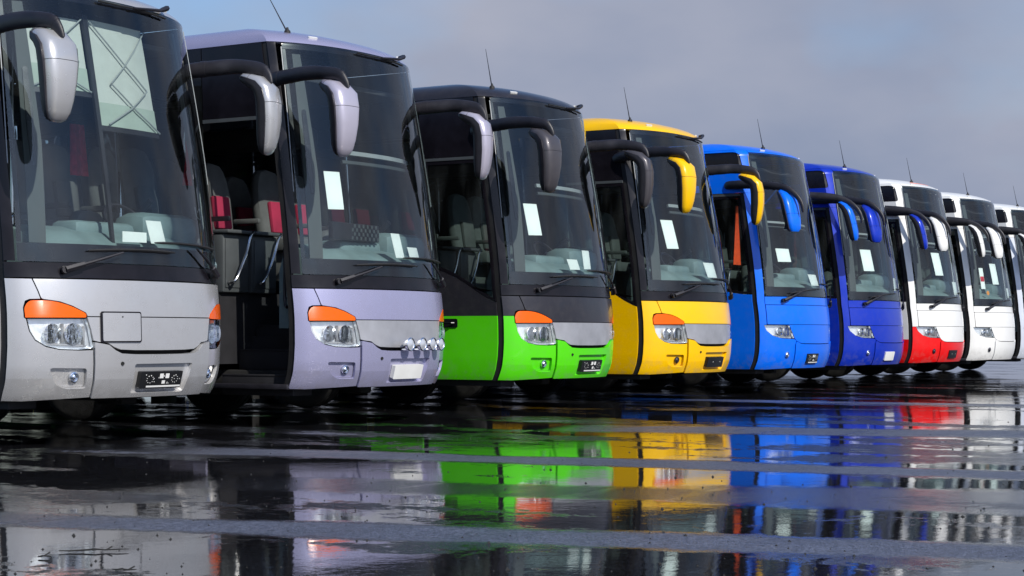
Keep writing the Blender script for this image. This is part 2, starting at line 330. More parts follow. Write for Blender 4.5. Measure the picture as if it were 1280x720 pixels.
def rp(pts, seg=4):
    """polygon whose corners (x, y, radius) are rounded"""
    out = []; n = len(pts)
    for i in range(n):
        p = pts[i]; r = p[2] if len(p) > 2 else 0
        if not r: out.append((p[0], p[1])); continue
        a = Vector(pts[i - 1][:2]); b = Vector(p[:2]); c = Vector(pts[(i + 1) % n][:2])
        d1 = (a - b); d2 = (c - b); r = min(r, d1.length * 0.45, d2.length * 0.45)
        q1 = b + d1.normalized() * r; q2 = b + d2.normalized() * r
        for j in range(seg + 1):
            t = j / seg; q = q1 * (1 - t) ** 2 + b * 2 * t * (1 - t) + q2 * t * t; out.append((q.x, q.y))
    return out

# ------------------------------------------------------------------ the coach skin: a = distance round the nose from the centre line, h = height
YC=1.6
def prof(h):
    """returns z, hw, bow, shift"""
    if h<=3.55:
        z=h
        def lerp(t,tab):
            for (a,b),(c,d) in zip(tab,tab[1:]):
                if t<=c: return b+(d-b)*max(0,(t-a))/(c-a)
            return tab[-1][1]
        hw=lerp(z,[(.3,1.2),(.42,1.227),(.6,1.24),(1.4,1.24),(2.4,1.23),(3.55,1.185)])
        sh=lerp(z,[(.3,.15),(.38,.095),(.46,.052),(.56,.022),(.7,.004),(.85,0),(1.05,.006),(1.2,.018),(1.3,.032),(1.38,.045)])
        if z>1.38: sh=.045+.34*((z-1.38)/2.17)**1.3
        return z,hw,lerp(z,[(1.3,.45),(3.55,.40)]),sh
    th=min(1,(h-3.55))*math.pi/2
    c=max(0,math.cos(th)); s=math.sin(th)
    return 3.55+.27*s, 1.185*c**.38, .40*c**.5, .385+(YC-.385)*(1-c**.75)
def base():
    n=2.3; pts=[]
    N=400
    for i in range(N+1):
        th=math.pi/2*i/N
        x=math.sin(th)**(2/n); y=-(max(0,math.cos(th)))**(2/1.25)
        pts.append((x,y))
    L=[0]
    for p,q in zip(pts,pts[1:]): L.append(L[-1]+math.hypot((q[0]-p[0])*1.24,(q[1]-p[1])*.45))
    return pts,L
BP,BL=base(); A=BL[-1]
def S(a,h):
    z,hw,bow,sh=prof(h)
    s=1 if a>=0 else -1; t=abs(a)
    if t<A:
        i=min(max(1,bisect.bisect(BL,t)),len(BL)-1); f=(t-BL[i-1])/(BL[i]-BL[i-1])
        x=BP[i-1][0]+(BP[i][0]-BP[i-1][0])*f; y=BP[i-1][1]+(BP[i][1]-BP[i-1][1])*f
        return (s*x*hw, y*bow+sh, z)
    t-=A
    return (s*hw, sh+t*(YC-sh)/YC if t<YC else t, z)

HLIN = sorted(set([.3, .38, .42, .5, .6, .65, .8, .95, 1.05, 1.17, 1.3, 1.38] + [1.38 + .155 * i for i in range(1, 15)] + [3.55, 3.6, 3.66, 3.72, 3.79, 3.87, 3.96, 4.06, 4.17, 4.28, 4.38, 4.45, 4.5, 4.53, 4.545, 4.55]))
ALIN = sorted(set([s * x for s in (-1, 1) for x in [A * i / 20 for i in range(21)] + [A + .5, A + 1.05, A + YC, A + 4, A + 7, A + 10, A + 12]]))
def SP(a, h, dz=0.0):
    x, y, z = S(a, h)
    if h > 1.38: z += dz * (min(z, 3.55) - 1.38) / 2.17
    return Vector((x, y, z))
def SN(a, h, dz=0.0):
    h = min(h, 4.5); e = 0.004
    if abs(a) < 0.01: a = 0.01 if a >= 0 else -0.01
    du = SP(a + e, h, dz) - SP(a - e, h, dz); dv = SP(a, h + e, dz) - SP(a, h - e, dz)
    n = du.cross(dv); return n.normalized() if n.length > 1e-9 else Vector((0, 0, 1))
def SO(a, h, off, dz=0.0): return SP(a, h, dz) + SN(a, h, dz) * off
def clip(poly, ax, val, keep_gt):
    out = []; n = len(poly)
    for i in range(n):
        p = poly[i]; q = poly[(i + 1) % n]
        pi = (p[ax] >= val) if keep_gt else (p[ax] <= val); qi = (q[ax] >= val) if keep_gt else (q[ax] <= val)
        if pi: out.append(p)
        if pi != qi:
            t = (val - p[ax]) / (q[ax] - p[ax]); r = [p[0] + (q[0] - p[0]) * t, p[1] + (q[1] - p[1]) * t]; r[ax] = val; out.append(tuple(r))
    return out
def area(p): return sum(p[i][0] * p[(i + 1) % len(p)][1] - p[(i + 1) % len(p)][0] * p[i][1] for i in range(len(p))) / 2
def patch(poly, off=0.0, thick=0.02, dz=0.0, g=None, cut=None):
    """a panel of the skin: the polygon (a, h) laid on the surface, its edge rolled inward by thick"""
    if poly[0] == 'holed':
        g = patch(poly[1], off, thick, dz, g, poly[3]); return patch(poly[2], off, thick, dz, g, poly[3])
    g = g or G(); poly = [tuple(p[:2]) for p in poly]
    if area(poly) < 0: poly = poly[::-1]
    a0 = min(p[0] for p in poly); a1 = max(p[0] for p in poly); h0 = min(p[1] for p in poly); h1 = max(p[1] for p in poly)
    al = [a0] + [x for x in ALIN if a0 + 1e-4 < x < a1 - 1e-4] + [a1]; hl = [h0] + [x for x in HLIN if h0 + 1e-4 < x < h1 - 1e-4] + [h1]
    idx = {}; vs = []; fs = []
    def vid(p, o):
        k = (round(p[0], 5), round(p[1], 5), o)
        if k not in idx: idx[k] = len(vs); vs.append(SO(p[0], p[1], o, dz))
        return idx[k]
    for i in range(len(al) - 1):
        st = clip(clip(poly, 0, al[i], True), 0, al[i + 1], False)
        if len(st) < 3: continue
        for j in range(len(hl) - 1):
            c = clip(clip(st, 1, hl[j], True), 1, hl[j + 1], False)
            if len(c) < 3 or abs(area(c)) < 1e-7: continue
            ids = []
            for p in c:
                k = vid(p, off)
                if not ids or ids[-1] != k: ids.append(k)
            if ids[0] == ids[-1]: ids.pop()
            if len(set(ids)) >= 3: fs.append(tuple(ids))
    g.add(vs, fs)
    if thick:
        edges = [(poly[i], poly[(i + 1) % len(poly)]) for i in range(len(poly))]
        es = set((p, q) for p, q in edges)
        vs = []; fs = []
        for p, q in edges:
            if p == q or (cut is not None and abs(p[1] - cut) < 1e-9 and abs(q[1] - cut) < 1e-9): continue
            l = math.hypot(p[0] - q[0], p[1] - q[1]); curved = min(abs(p[0]), abs(q[0])) < A
            ts = [0.0, 1.0]
            for ax, lin in ((0, ALIN), (1, HLIN)):
                if abs(q[ax] - p[ax]) > 1e-6:
                    ts += [(v - p[ax]) / (q[ax] - p[ax]) for v in lin if min(p[ax], q[ax]) < v < max(p[ax], q[ax])]
            ts = sorted(set(round(t, 6) for t in ts)); o = len(vs)
            for t in ts:
                a = p[0] + (q[0] - p[0]) * t; h = p[1] + (q[1] - p[1]) * t
                P = SP(a, h, dz); n = SN(a, h, dz); vs.append(P + n * off); vs.append(P + n * (off - thick))
            for i in range(len(ts) - 1):
                k = o + 2 * i; fs.append((k, k + 1, k + 3, k + 2))
        g.add(vs, fs)
    return g
def pm(poly, off=0.0, thick=0.02, dz=0.0):
    key = ('p', str(poly), off, thick, dz)
    return cached(key, lambda: patch(poly, off, thick, dz).mesh('panel', 30))
def mir(poly):
    if poly[0] == 'holed': return ('holed', mir(poly[1]), mir(poly[2]), poly[3])
    return [(-p[0],) + tuple(p[1:]) for p in poly]
def keyhole(outer, hole):
    """a polygon with one hole: two halves that meet at the hole's mid height"""
    mid = (min(p[1] for p in hole) + max(p[1] for p in hole)) / 2 + 1.7e-4
    out = []
    for up in (True, False):
        o = clip([tuple(p[:2]) for p in outer], 1, mid, up); h = clip([tuple(p[:2]) for p in hole], 1, mid, up)
        if area(o) < 0: o = o[::-1]
        if area(h) > 0: h = h[::-1]
        # rotate the hole's chain so that it starts and ends on the cut
        n = len(h)
        k = next(k for k in range(n) if abs(h[k][1] - mid) < 1e-9 and abs(h[(k + 1) % n][1] - mid) > 1e-9)
        h = h[k:] + h[:k]
        m = len(o)
        k = next(k for k in range(m) if abs(o[k][1] - mid) < 1e-9 and abs(o[(k + 1) % m][1] - mid) < 1e-9 and min(o[k][0], o[(k + 1) % m][0]) < h[0][0] < max(o[k][0], o[(k + 1) % m][0]))
        out.append(o[:k + 1] + h + o[k + 1:])
    return ('holed', out[0], out[1], mid)
def circ(ca, ch, r, n=14): return [(ca + r * math.cos(2 * math.pi * k / n), ch + r * math.sin(2 * math.pi * k / n)) for k in range(n)]

# ------------------------------------------------------------------ shared pieces
def wheel_meshes():
    ty = G().lathe([(0.30, 0.13), (0.42, 0.145), (0.475, 0.13), (0.497, 0.11), (0.5, 0.06), (0.489, 0.055), (0.489, 0.04), (0.5, 0.035), (0.5, -0.035), (0.489, -0.04), (0.489, -0.055), (0.5, -0.06), (0.497, -0.11), (0.475, -0.13), (0.42, -0.145), (0.30, -0.13)], (0, 0, 0), (1, 0, 0), 40).mesh('tyre')
    rm = G().lathe([(0.0, -0.02), (0.10, -0.02), (0.12, -0.06), (0.20, -0.075), (0.245, -0.03), (0.27, -0.10), (0.30, -0.135), (0.305, -0.13), (0.29, -0.06), (0.27, 0.06), (0.3, 0.13)], (0, 0, 0), (1, 0, 0), 32)
    for k in range(10):
        t = 2 * math.pi * k / 10; rm.lathe([(0.016, -0.06), (0.016, -0.095), (0.008, -0.105)], (0, 0.165 * math.cos(t), 0.165 * math.sin(t)), (1, 0, 0), 6)
    hb = G().lathe([(0.105, -0.02), (0.10, -0.10), (0.085, -0.12), (0.0, -0.125)], (0, 0, 0), (1, 0, 0), 20)
    return ty, rm.mesh('rim'), hb.mesh('hub_cap')
def seat_back():
    out = [(-.215, 0), (-.235, .25), (-.235, .45), (-.21, .60), (-.17, .70), (-.12, .755), (0, .775), (.12, .755), (.17, .70), (.21, .60), (.235, .45), (.235, .25), (.215, 0)]
    g = G(); rings = []
    for (y, s, dz_) in ((-.065, .86, .0), (-.085, .72, .0), (-.05, .96, 0), (.0, 1.0, 0), (.05, .97, 0), (.075, .82, 0)):
        rings.append([(x * s, y + 0.12 * (z / .775), .05 + z * (s * .5 + .5)) for x, z in out])
    order = [1, 0, 2, 3, 4, 5]; vs = []; n = len(out); fs = []
    for k in order: vs += rings[k]
    for k in range(len(order) - 1):
        for j in range(n): fs.append((k * n + j, (k + 1) * n + j, (k + 1) * n + (j + 1) % n, k * n + (j + 1) % n))
    fs.append(tuple(range(n))); fs.append(tuple((len(order) - 1) * n + j for j in range(n))[::-1])
    return g.add(vs, fs).mesh('seat_back', 50)
def seat_insert():
    return G().box((0, -0.057, .30), (.25, .06, .34), .02, ('X', R(-8))).mesh('seat_insert')
def seat_cushion():
    return G().box((0, -0.25, 0), (.45, .46, .14), .04).box((0.235, -.2, .22), (.045, .34, .05), .015).box((0, -.15, -.22), (.3, .2, .32), .01).mesh('seat_cushion')
WH = None
def mirror_parts(kind):
    """housing, cover and glass of one mirror, hanging from (0, 0, 0); forward is -y"""
    if kind == 'A':
        st = [(.215, .022, .030, .020), (.185, .018, .075, .042), (.11, -.012, .125, .062), (.03, -.045, .150, .080), (-.03, -.11, .158, .092), (-.05, -.22, .152, .096), (-.05, -.37, .138, .094), (-.04, -.50, .120, .086), (-.03, -.59, .102, .072), (-.022, -.645, .078, .050), (-.018, -.668, .045, .022)]
    else:
        st = [(.15, .03, .05, .025), (.12, .02, .10, .045), (.055, -.03, .135, .066), (.0, -.11, .148, .08), (-.03, -.2, .15, .084), (-.06, -.32, .145, .082), (-.085, -.44, .135, .078), (-.10, -.53, .12, .066), (-.105, -.57, .08, .04)]
    P = [Vector((0, a, b)) for a, b, _, _ in st]; n = len(P)
    cov = G(); hou = G(); X = Vector((1, 0, 0))
    def ring(i, angs, ws, ds, back=1.0):
        t = (P[min(i + 1, n - 1)] - P[max(i - 1, 0)]).normalized(); nn = Vector((0, t.z, -t.y));  # points forward
        if nn.y > 0: nn = -nn
        if i < 3: nn = (nn + Vector((0, -0.5, 0.6))).normalized() if False else nn
        o = []
        for th in angs:
            c = math.cos(th); s = math.sin(th); d = st[i][3] * ds * (1.0 if s > 0 else back)
            o.append(P[i] + X * (st[i][2] * ws * (abs(c) ** .62) * (1 if c >= 0 else -1)) + nn * (d * (abs(s) ** .8) * (1 if s >= 0 else -1)))
        return o
    fa = [R(-8 + 196 * k / 14) for k in range(15)]
    vs = []; fs = []
    for i in range(n): vs += ring(i, fa, 1, 1)
    m_ = len(fa)
    for i in range(n - 1):
        for j in range(m_ - 1): fs.append((i * m_ + j, i * m_ + j + 1, (i + 1) * m_ + j + 1, (i + 1) * m_ + j))
    fs.append(tuple(range(m_))); fs.append(tuple((n - 1) * m_ + j for j in range(m_))[::-1]); cov.add(vs, fs)
    # black housing behind it: a fuller rim that shows round the cover
    ba = [R(-4 - 172 * k / 12) for k in range(13)]
    vs = []; fs = []
    for i in range(n): vs += ring(i, [R(10)] + ba + [R(170)], 1.13, 1.0, 0.95)
    m_ = len(ba) + 2
    for i in range(n - 1):
        for j in range(m_): fs.append((i * m_ + j, (i + 1) * m_ + j, (i + 1) * m_ + (j + 1) % m_, i * m_ + (j + 1) % m_))
    fs.append(tuple(range(m_))); fs.append(tuple((n - 1) * m_ + j for j in range(m_))[::-1]); hou.add(vs, fs)
    k = 5; hou.tube(ring(k, [R(2 + 176 * j / 14) for j in range(15)], 1.0, 1.0), .0022, 4)
    k = 2; hou.tube(ring(k, [R(2 + 176 * j / 14) for j in range(15)], 1.0, 1.0), .0018, 4)
    gl = G().box((0, .005 if kind == 'A' else -0.02, -.34), (.17, .012, .40), .004, None if kind == 'A' else ('X', R(10)))
    return cov.mesh('mirror_cover', 45), hou.mesh('mirror_housing', 45), gl.mesh('mirror_glass')

# ------------------------------------------------------------------ outlines on the skin (left = door side, a < 0)
AL = A
LAMP_A = [(-1.213, 1.010), (-.750, 1.012), (-.722, .93), (-.694, .792), (-.71, .780), (-.82, .770), (-.966, .776), (-1.07, .800), (-1.150, .850), (-1.192, .92)]
IND_A = rp([(-1.228, 1.021), (-.746, 1.023, .02), (-.752, 1.056, .02), (-.86, 1.108, .05), (-.965, 1.142, .05), (-1.07, 1.156, .05), (-1.195, 1.154, .05), (-1.235, 1.10, .04)], 3)
CORN_LOW = [(-AL, .372), (-1.2, .368), (-.664, .392), (-.690, .765), (-.80, .762), (-.966, .768), (-1.075, .792), (-1.160, .843), (-1.203, .916), (-1.224, 1.008), (-1.240, 1.022), (-1.243, 1.098), (-AL, 1.098)]
CORN_UP = [(-AL, 1.102), (-1.243, 1.102), (-1.225, 1.152), (-1.19, 1.166), (-1.108, 1.168), (-1.128, 1.235), (-1.160, 1.322), (-AL, 1.325)]
CORN_ALL = CORN_LOW[:-1] + CORN_UP[2:]
HOOD_A = [(-1.150, 1.322), (-1.119, 1.235), (-1.098, 1.167), (-1.06, 1.163), (-.955, 1.148), (-.855, 1.114), (-.750, 1.062), (-.736, 1.034)]
HOOD_A = rp([(p[0], p[1], .03 if i == 2 else 0) for i, p in enumerate(HOOD_A)]) + [(-x, z) for x, z in HOOD_A[::-1]]
GR = [(-.738, 1.026), (-.708, .93), (-.688, .842), (-.64, .832), (-.56, .824), (-.50, .790), (-.44, .770), (-.30, .764), (0, .762)]
GRILLE_A = GR + [(-x, z) for x, z in GR[-2::-1]]
BU = [(-.657, .392), (-.684, .79), (-.684, .828), (-.66, .824), (-.60, .814), (-.56, .806), (-.50, .764), (-.44, .738), (-.30, .730), (0, .728)]
BUMPER_A = BU + [(-x, z) for x, z in BU[-2::-1]]
FOGREC = rp([(-1.04, .628, .03), (-.735, .622, .02), (-.722, .462, .02), (-.90, .462, .05), (-.985, .50, .06)], 3)
PLREC = rp([(-.30, .655, .02), (.40, .655, .02), (.33, .425, .03), (-.30, .425, .02)], 3)
LAMP_B = [(-1.292, 1.026), (-1.0, 1.026), (-.852, 1.020), (-.80, .93), (-.752, .836), (-.80, .830), (-1.0, .838), (-1.15, .876), (-1.25, .95)]
CORN_B = [(-AL, .372), (-1.2, .368), (-.708, .388), (-.728, .742), (-.70, .80), (-.742, .818), (-.80, .822), (-1.0, .830), (-1.155, .868), (-1.258, .945), (-1.300, 1.03), (-1.256, 1.034), (-1.252, 1.455), (-1.24, 2.2), (-1.225, 2.996), (-AL, 2.996)]
HL = [(-1.247, 1.033), (-.846, 1.030), (-.80, .945), (-.74, .836), (-.69, .796), (-.61, .766), (-.51, .756), (0, .752)]
HOODLOW_B = HL + [(-x, z) for x, z in HL[-2::-1]]
BB = [(-.700, .388), (-.720, .742), (-.694, .784), (-.61, .754), (-.51, .744), (0, .740)]
BUMPER_B = BB + [(-x, z) for x, z in BB[-2::-1]]
DOOR0, DOOR1 = -(A + .085), -(A + 1.0)
def hrect(a0, h0, a1, h1, r=0.0): return rp([(a0, h0, r), (a1, h0, r), (a1, h1, r), (a0, h1, r)])

def notch(a0, a1, h0, h1, ca, r):
    """side panel with a wheel arch cut from its lower edge"""
    s = -1 if a0 < 0 else 1
    lo, hi = min(a0, a1), max(a0, a1); pts = [(lo, h0)]
    th0 = math.asin(max(-1, (h0 - .5) / r))
    arc = [(ca - r * math.cos(t), .5 + r * math.sin(t)) for t in [th0 + (math.pi - 2 * th0) * k / 14 for k in range(15)]]
    pts += [p for p in arc]; pts += [(hi, h0), (hi, h1), (lo, h1)]
    return pts

def build_bus(i, b):
    K = b['kind']; dz = b.get('dz', 0.0)
    root = ob('coach_bus', None, None); root.location = (b['x'] + 1.24, b.get('y', 0), 0)
    root['label'] = b['label']; root['category'] = 'bus'; root['group'] = 'coaches parked side by side in a row'
    root.empty_display_size = 0.5
    def P(name, poly, mt, off=0.0, thick=0.02, parent=root, label=None):
        return ob(name, pm(poly, off, thick, dz), mt, parent, label=label)
    def both(name, poly, mt, off=0.0, thick=0.02, parent=root):
        return P(name, poly, mt, off, thick, parent), P(name, mir(poly), mt, off, thick, parent)
    C, C2, CS, RC = b['paint'], b.get('upper', b['paint']), b.get('strip', b['paint']), b.get('roof', b['paint'])
    # ---- dark inner shell behind the shut lines
    P('inner_shell', hrect(-AL - .02, .40, AL + .02, 1.40), 'liner_black', -.075, 0)
    # ---- lower front
    if K == 'A':
        lowC = keyhole(CORN_LOW if C2 != C else CORN_ALL, FOGREC)
        both('bumper_corner', lowC, C, .0, .03)
        if C2 != C: both('corner_panel', CORN_UP, C2, .0, .03)
        both('fog_lamp_recess', [(x * 1.0, z) for x, z in hrect(-1.07, .43, -.70, .65)], C, -.035, 0)
        P('hood_panel', HOOD_A, C2, .004, .03)
        P('grille_panel', GRILLE_A, CS, .002, .04)
        P('front_bumper', keyhole(BUMPER_A, PLREC), C, .022, .06)
        P('plate_recess', hrect(-.36, .40, .44, .68), C, -.012, 0)
        lamp = both('headlight_housing', [(x * 1.0, z) for x, z in LAMP_A], 'reflector', -.05, 0)
        L_, I_ = LAMP_A, IND_A
        for s in (-1, 1):
            pl = L_ if s < 0 else mir(L_)
            hs = P('headlight', pl, 'lamp_cover', .002, .045)
            P('indicator_lens', I_ if s < 0 else mir(I_), 'indicator_amber', .006, .04, hs)
            gg = cached(('lb', K, s, dz), lambda: lamp_bits(s, K, dz)); ob('reflector_bowl', gg[0], 'lamp_bowl', hs); ob('projector_lens', gg[1], 'bulb_dark', hs); ob('lamp_trim', gg[2], 'strip_metal', hs)
            ob('fog_lamp', cached(('fog', K, s), lambda: fog(s * -.0 + s * .828, .545, .034, -.03)), 'chrome' if b.get('fog', 1) else 'bulb_dark', root)
    else:
        both('bumper_corner', CORN_B if not b.get('lowred') else CORN_B, C, .0, .03) if not b.get('lowred') else None
        if b.get('lowred'):
            lo = clip(CORN_B, 1, 1.03, False); hi = clip(CORN_B, 1, 1.034, True)
            both('bumper_corner', lo, b['lowred'], 0, .03); both('corner_panel', hi, C, 0, .03)
        P('cowl_panel', hrect(-1.244, 1.334, 1.244, 1.450), C, .0, .03)
        P('hood_panel', hrect(-1.244, 1.040, 1.244, 1.324, .012), C, .006, .03)
        P('grille_panel', HOODLOW_B, C, .002, .03)
        P('front_bumper', BUMPER_B, b.get('lowred', C), .012, .05)
        both('headlight_housing', LAMP_B, 'reflector', -.05, 0)
        for s in (-1, 1):
            hs = P('headlight', LAMP_B if s < 0 else mir(LAMP_B), 'lamp_cover', .002, .045)
            gg = cached(('lb', K, s, dz), lambda: lamp_bits(s, K, dz)); ob('reflector_bowl', gg[0], 'lamp_bowl', hs); ob('projector_lens', gg[1], 'bulb_dark', hs); ob('lamp_trim', gg[2], 'strip_metal', hs)
            ob('fog_lamp', cached(('fog', K, s), lambda: fog(s * .875, .585, .036, -.005)), 'chrome' if b.get('fog', 1) else 'bulb_dark', root)
    P('front_skirt', hrect(-AL + .05, .33, AL - .05, .372), 'liner_black', -.10, .03)
    # ---- windscreen and its surround
    ws0, wsw, wst = (1.455, 1.262, 3.625) if K == 'A' else (1.462, 1.225, 3.70)
    if K == 'A':
        P('windscreen_surround', hrect(-AL, 1.335, AL, 1.452), 'gloss_black', -.004, .02)
        for s in (-1, 1): P('front_pillar', hrect(s * (wsw + .012), 1.462, s * AL, 3.62), b.get('pillar', 'gloss_black'), -.004, .02)
    glassw = P('windscreen', rp([(-wsw, ws0, .03), (wsw, ws0, .03), (wsw - .05, wst, .10), (-wsw + .05, wst, .10)]), 'windscreen_glass', .004, .012)
    P('black_band', hrect(-wsw + .005, ws0 + .005, wsw - .005, 1.60), 'gloss_black', -.014, 0, glassw)
    for s in (-1, 1): P('black_band', [(s * (wsw - .005), 1.605), (s * (wsw - .045), 1.605), (s * (wsw - .09), 3.52), (s * (wsw - .055), 3.52)], 'gloss_black', -.014, 0, glassw)
    for s in (-1, 1): P('edge_highlight', [(s * (wsw + .004), 2.2), (s * (wsw + .012), 2.2), (s * (wsw - .038), wst - .09), (s * (wsw - .046), wst - .09)], 'trim_light', .008, .01, glassw)  # pale strip painted in for the light reflected along the glass edge
    P('black_band', hrect(-wsw + .055, 3.525, wsw - .055, wst - .01), 'gloss_black' if K == 'A' else 'tinted_glass', -.014, 0, glassw)
    for s in (-1, 1):
        ipl = P('pillar_trim', [(s * 1.15, 1.61), (s * 1.01, 1.61), (s * .96, 2.4), (s * .985, 3.5), (s * 1.08, 3.5), (s * 1.12, 2.4)], 'pillar_cloth', -.07, .03)
        P('pillar_slot', rp([(s * 1.07, 2.2, .02), (s * 1.035, 2.2, .02), (s * 1.01, 2.6, .05), (s * 1.015, 2.98, .02), (s * 1.06, 2.98, .02), (s * 1.075, 2.6, .05)]), 'gloss_black', -.06, .02, ipl)
    # ---- roof, with the open seam of the front cap
    r0 = 3.632 if K == 'A' else 3.80
    P('roof', [(-A - 12, r0), (A + 12, r0), (A + 12, 4.55), (-A - 12, 4.55)], RC, 0, .03)
    if K == 'B': P('roof_brow', hrect(-1.145, 3.715, 1.145, 3.795), RC, .0, .03)
    # ---- sides
    for s in (-1, 1):
        q = (lambda a: -a) if s < 0 else (lambda a: a)
        S1 = 1.09 if s < 0 else .085
        lc = b.get('side_low', C)
        top = 1.58
        def side(name, poly, mt, off=0.0, thick=.03, parent=root): return P(name, poly if s > 0 else mir(poly), mt, off, thick, parent)
        side('pillar_seal', hrect(A + .004, .36, A + .080, 3.62 if K == 'A' else 2.99), 'rubber', -.012, .03)
        spans = [(S1, 1.98), (1.995, 3.80), (3.815, 5.3), (5.315, 6.8), (6.815, 8.3), (8.315, 10.1), (10.115, 12.0)]
        for (u, v) in spans:
            ctr = 2.9 if u < 2.9 < v else (9.2 if u < 9.2 < v else None)
            if ctr and v - u > 1.3: pl = notch(A + u, A + v, .36, top, A + ctr, .60)
            else: pl = hrect(A + u, .36, A + v, top)
            if b.get('lowred') and not (ctr):
                side('side_panel', clip(pl, 1, .80, False), b['lowred']); side('side_panel', clip(pl, 1, .802, True), C)
            elif C2 != C:
                side('side_panel', clip(pl, 1, 1.10, False), C); side('side_panel', clip(pl, 1, 1.102, True), C2)
            else: side('side_panel', pl, C)
        # glazing band
        w0 = S1 if s < 0 else 1.15
        wins = [(w0, 2.5), (2.515, 4.4), (4.415, 6.3), (6.315, 8.2), (8.215, 10.1), (10.115, 11.9)]
        wt = 3.42 if K == 'A' else 3.62
        for (u, v) in wins: side('side_window', hrect(A + u, top + .012, A + v, wt, .02), 'tinted_glass', .0, .015)
        if s > 0: side('driver_window', rp([(A + .10, 1.60, .03), (A + 1.13, 1.60, .03), (A + 1.13, 3.0, .06), (A + .10, 3.0, .06)]), 'door_pane_glass', 0, .015)
        f0 = A + .085
        if K == 'A':
            side('header_panel', hrect(f0, 3.0 if s > 0 else 2.91, A + 1.075, 3.62), 'gloss_black', .0, .03)
            side('header_panel', hrect(A + 1.09, wt + .01, A + 12, 3.62), 'gloss_black', .0, .03)
            side('header_trim', hrect(f0, 2.872, A + 1.075, 2.905), 'trim_grey', .006, .02)
        else:
            qw = rp([(A - .06, 3.32, .06), (A + 1.12, 3.32, .02), (A + 1.12, 3.71, .02), (A - .03, 3.71, .15)], 5)
            hd = [(1.228, 3.0), (A + 1.14, 3.0), (A + 1.14, 3.79), (1.153, 3.79), (1.165, 3.6), (1.205, 3.3)]
            side('header_panel', keyhole(hd, qw), RC, .0, .03)
            side('quarter_window', hrect(A - .10, 3.30, A + 1.13, 3.74), 'gloss_black', -.012, 0)
            side('header_trim', hrect(f0, 2.955, A + 1.075, 2.99), 'trim_grey', .0, .02)
            side('header_panel', hrect(A + 1.15, 3.63, A + 12, 3.79), RC, .0, .03)
        # inner walls
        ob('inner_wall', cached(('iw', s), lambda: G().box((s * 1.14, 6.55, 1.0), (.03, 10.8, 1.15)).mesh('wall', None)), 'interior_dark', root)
    # ---- door
    dt = 2.865 if K == 'A' else 2.95
    def door(xo, yo):
        d = P('passenger_door', [(DOOR0, .372), (DOOR1, .372), (DOOR1, b.get('dsplit', 1.62)), (DOOR0, b.get('dsplit', 1.62) - .0)], b.get('door_low', C), .0, .03) if False else None
    if b.get('door') == 'closed':
        split_curve = [(DOOR1, 1.66), (-(A + .78), 1.60), (-(A + .60), 1.53), (-(A + .42), 1.43), (-(A + .26), 1.33), (-(A + .14), 1.27), (DOOR0, 1.25)] if K == 'A' else [(DOOR1, 1.70), (-(A + .82), 1.64), (-(A + .62), 1.56), (-(A + .42), 1.51), (-(A + .22), 1.485), (DOOR0, 1.48)]
        full = [(DOOR0, .372), (DOOR1, .372)] + split_curve
        if b.get('lowred'):
            dr = P('passenger_door', clip(full, 1, .80, False), b['lowred'], .002, .04); P('door_panel', clip(full, 1, .80, True), C, .002, .04, dr)
        elif C2 != C:
            dr = P('passenger_door', clip(full, 1, 1.10, False), C, .002, .04); P('door_panel', clip(full, 1, 1.10, True), C2, .002, .04, dr)
        else: dr = P('passenger_door', full, C, .002, .04)
        fr = .035
        inner = [(DOOR1 + fr, 0)] 
        o_ = [(x, z + .006) for x, z in split_curve] + [(DOOR0, dt), (DOOR1, dt)]
        h_ = [(min(max(x, DOOR1 + fr), DOOR0 - fr), z + fr + .01) for x, z in split_curve] + [(DOOR0 - fr, dt - fr), (DOOR1 + fr, dt - fr)]
        P('door_frame', keyhole(o_, h_), 'gloss_black', .0, .03, dr)
        P('door_glass', h_, 'door_pane_glass', -.008, 0, dr)
        if K == 'A': ob('door_handle', cached('dh', lambda: patch(rp([(-(A + .62), .97, .02), (-(A + .86), .97, .02), (-(A + .86), 1.07, .02), (-(A + .62), 1.07, .02)]), .012, .012).tube([(-1.262, .66, 1.02), (-1.285, .68, 1.02), (-1.285, .78, 1.02), (-1.262, .80, 1.02)], .012).mesh('handle')), 'gloss_black', dr)
    elif b.get('door') == 'open':
        # plug door swung out and parked along the side behind the opening
        def dm():
            g = G(); x = -1.42
            for (y0, y1, z0, z1) in ((1.12, 1.16, .4, 2.86), (1.98, 2.02, .4, 2.86), (1.16, 1.98, .4, .46), (1.16, 1.98, 2.8, 2.86), (1.16, 1.98, 1.25, 1.31)): g.box((x, (y0 + y1) / 2, (z0 + z1) / 2), (.045, y1 - y0, z1 - z0), .006)
            g.tube([(-1.40, 1.2, .9), (-1.2, 1.05, .9)], .018); return g.mesh('door')
        dr = ob('passenger_door', cached('dopen', dm), 'gloss_black', root)
        ob('door_glass', cached('dopeng', lambda: G().box((-1.42, 1.57, 2.055), (.008, .82, 1.48)).box((-1.42, 1.57, .855), (.008, .82, .78)).mesh('pane', None)), 'tinted_glass', dr)
        ob('door_sill', cached('dsill', lambda: G().box((-1.20, .55, .39), (.10, .92, .05), .01).mesh('sill')), 'satin_black', root)
        ob('grab_rail', cached('dgr', lambda: G().tube(catmull([(-1.16, .16, 1.15), (-1.14, .20, 1.2), (-1.13, .21, 1.5), (-1.13, .21, 1.9), (-1.16, .16, 1.98)], 4), .016).mesh('rail')), 'satin_black', root)
    # steps
    for k, (z, y0) in enumerate(((.46, 0), (.70, 0), (.94, 0))):
        ob('step', cached(('st', k), lambda: G().box((-.98 + .26 * k, .55, z - .06), (.30, .88, .20), .01).box((-1.125 + .26 * k, .55, z + .035), (.02, .86, .02), .004).mesh('step')), 'interior_dark', root)
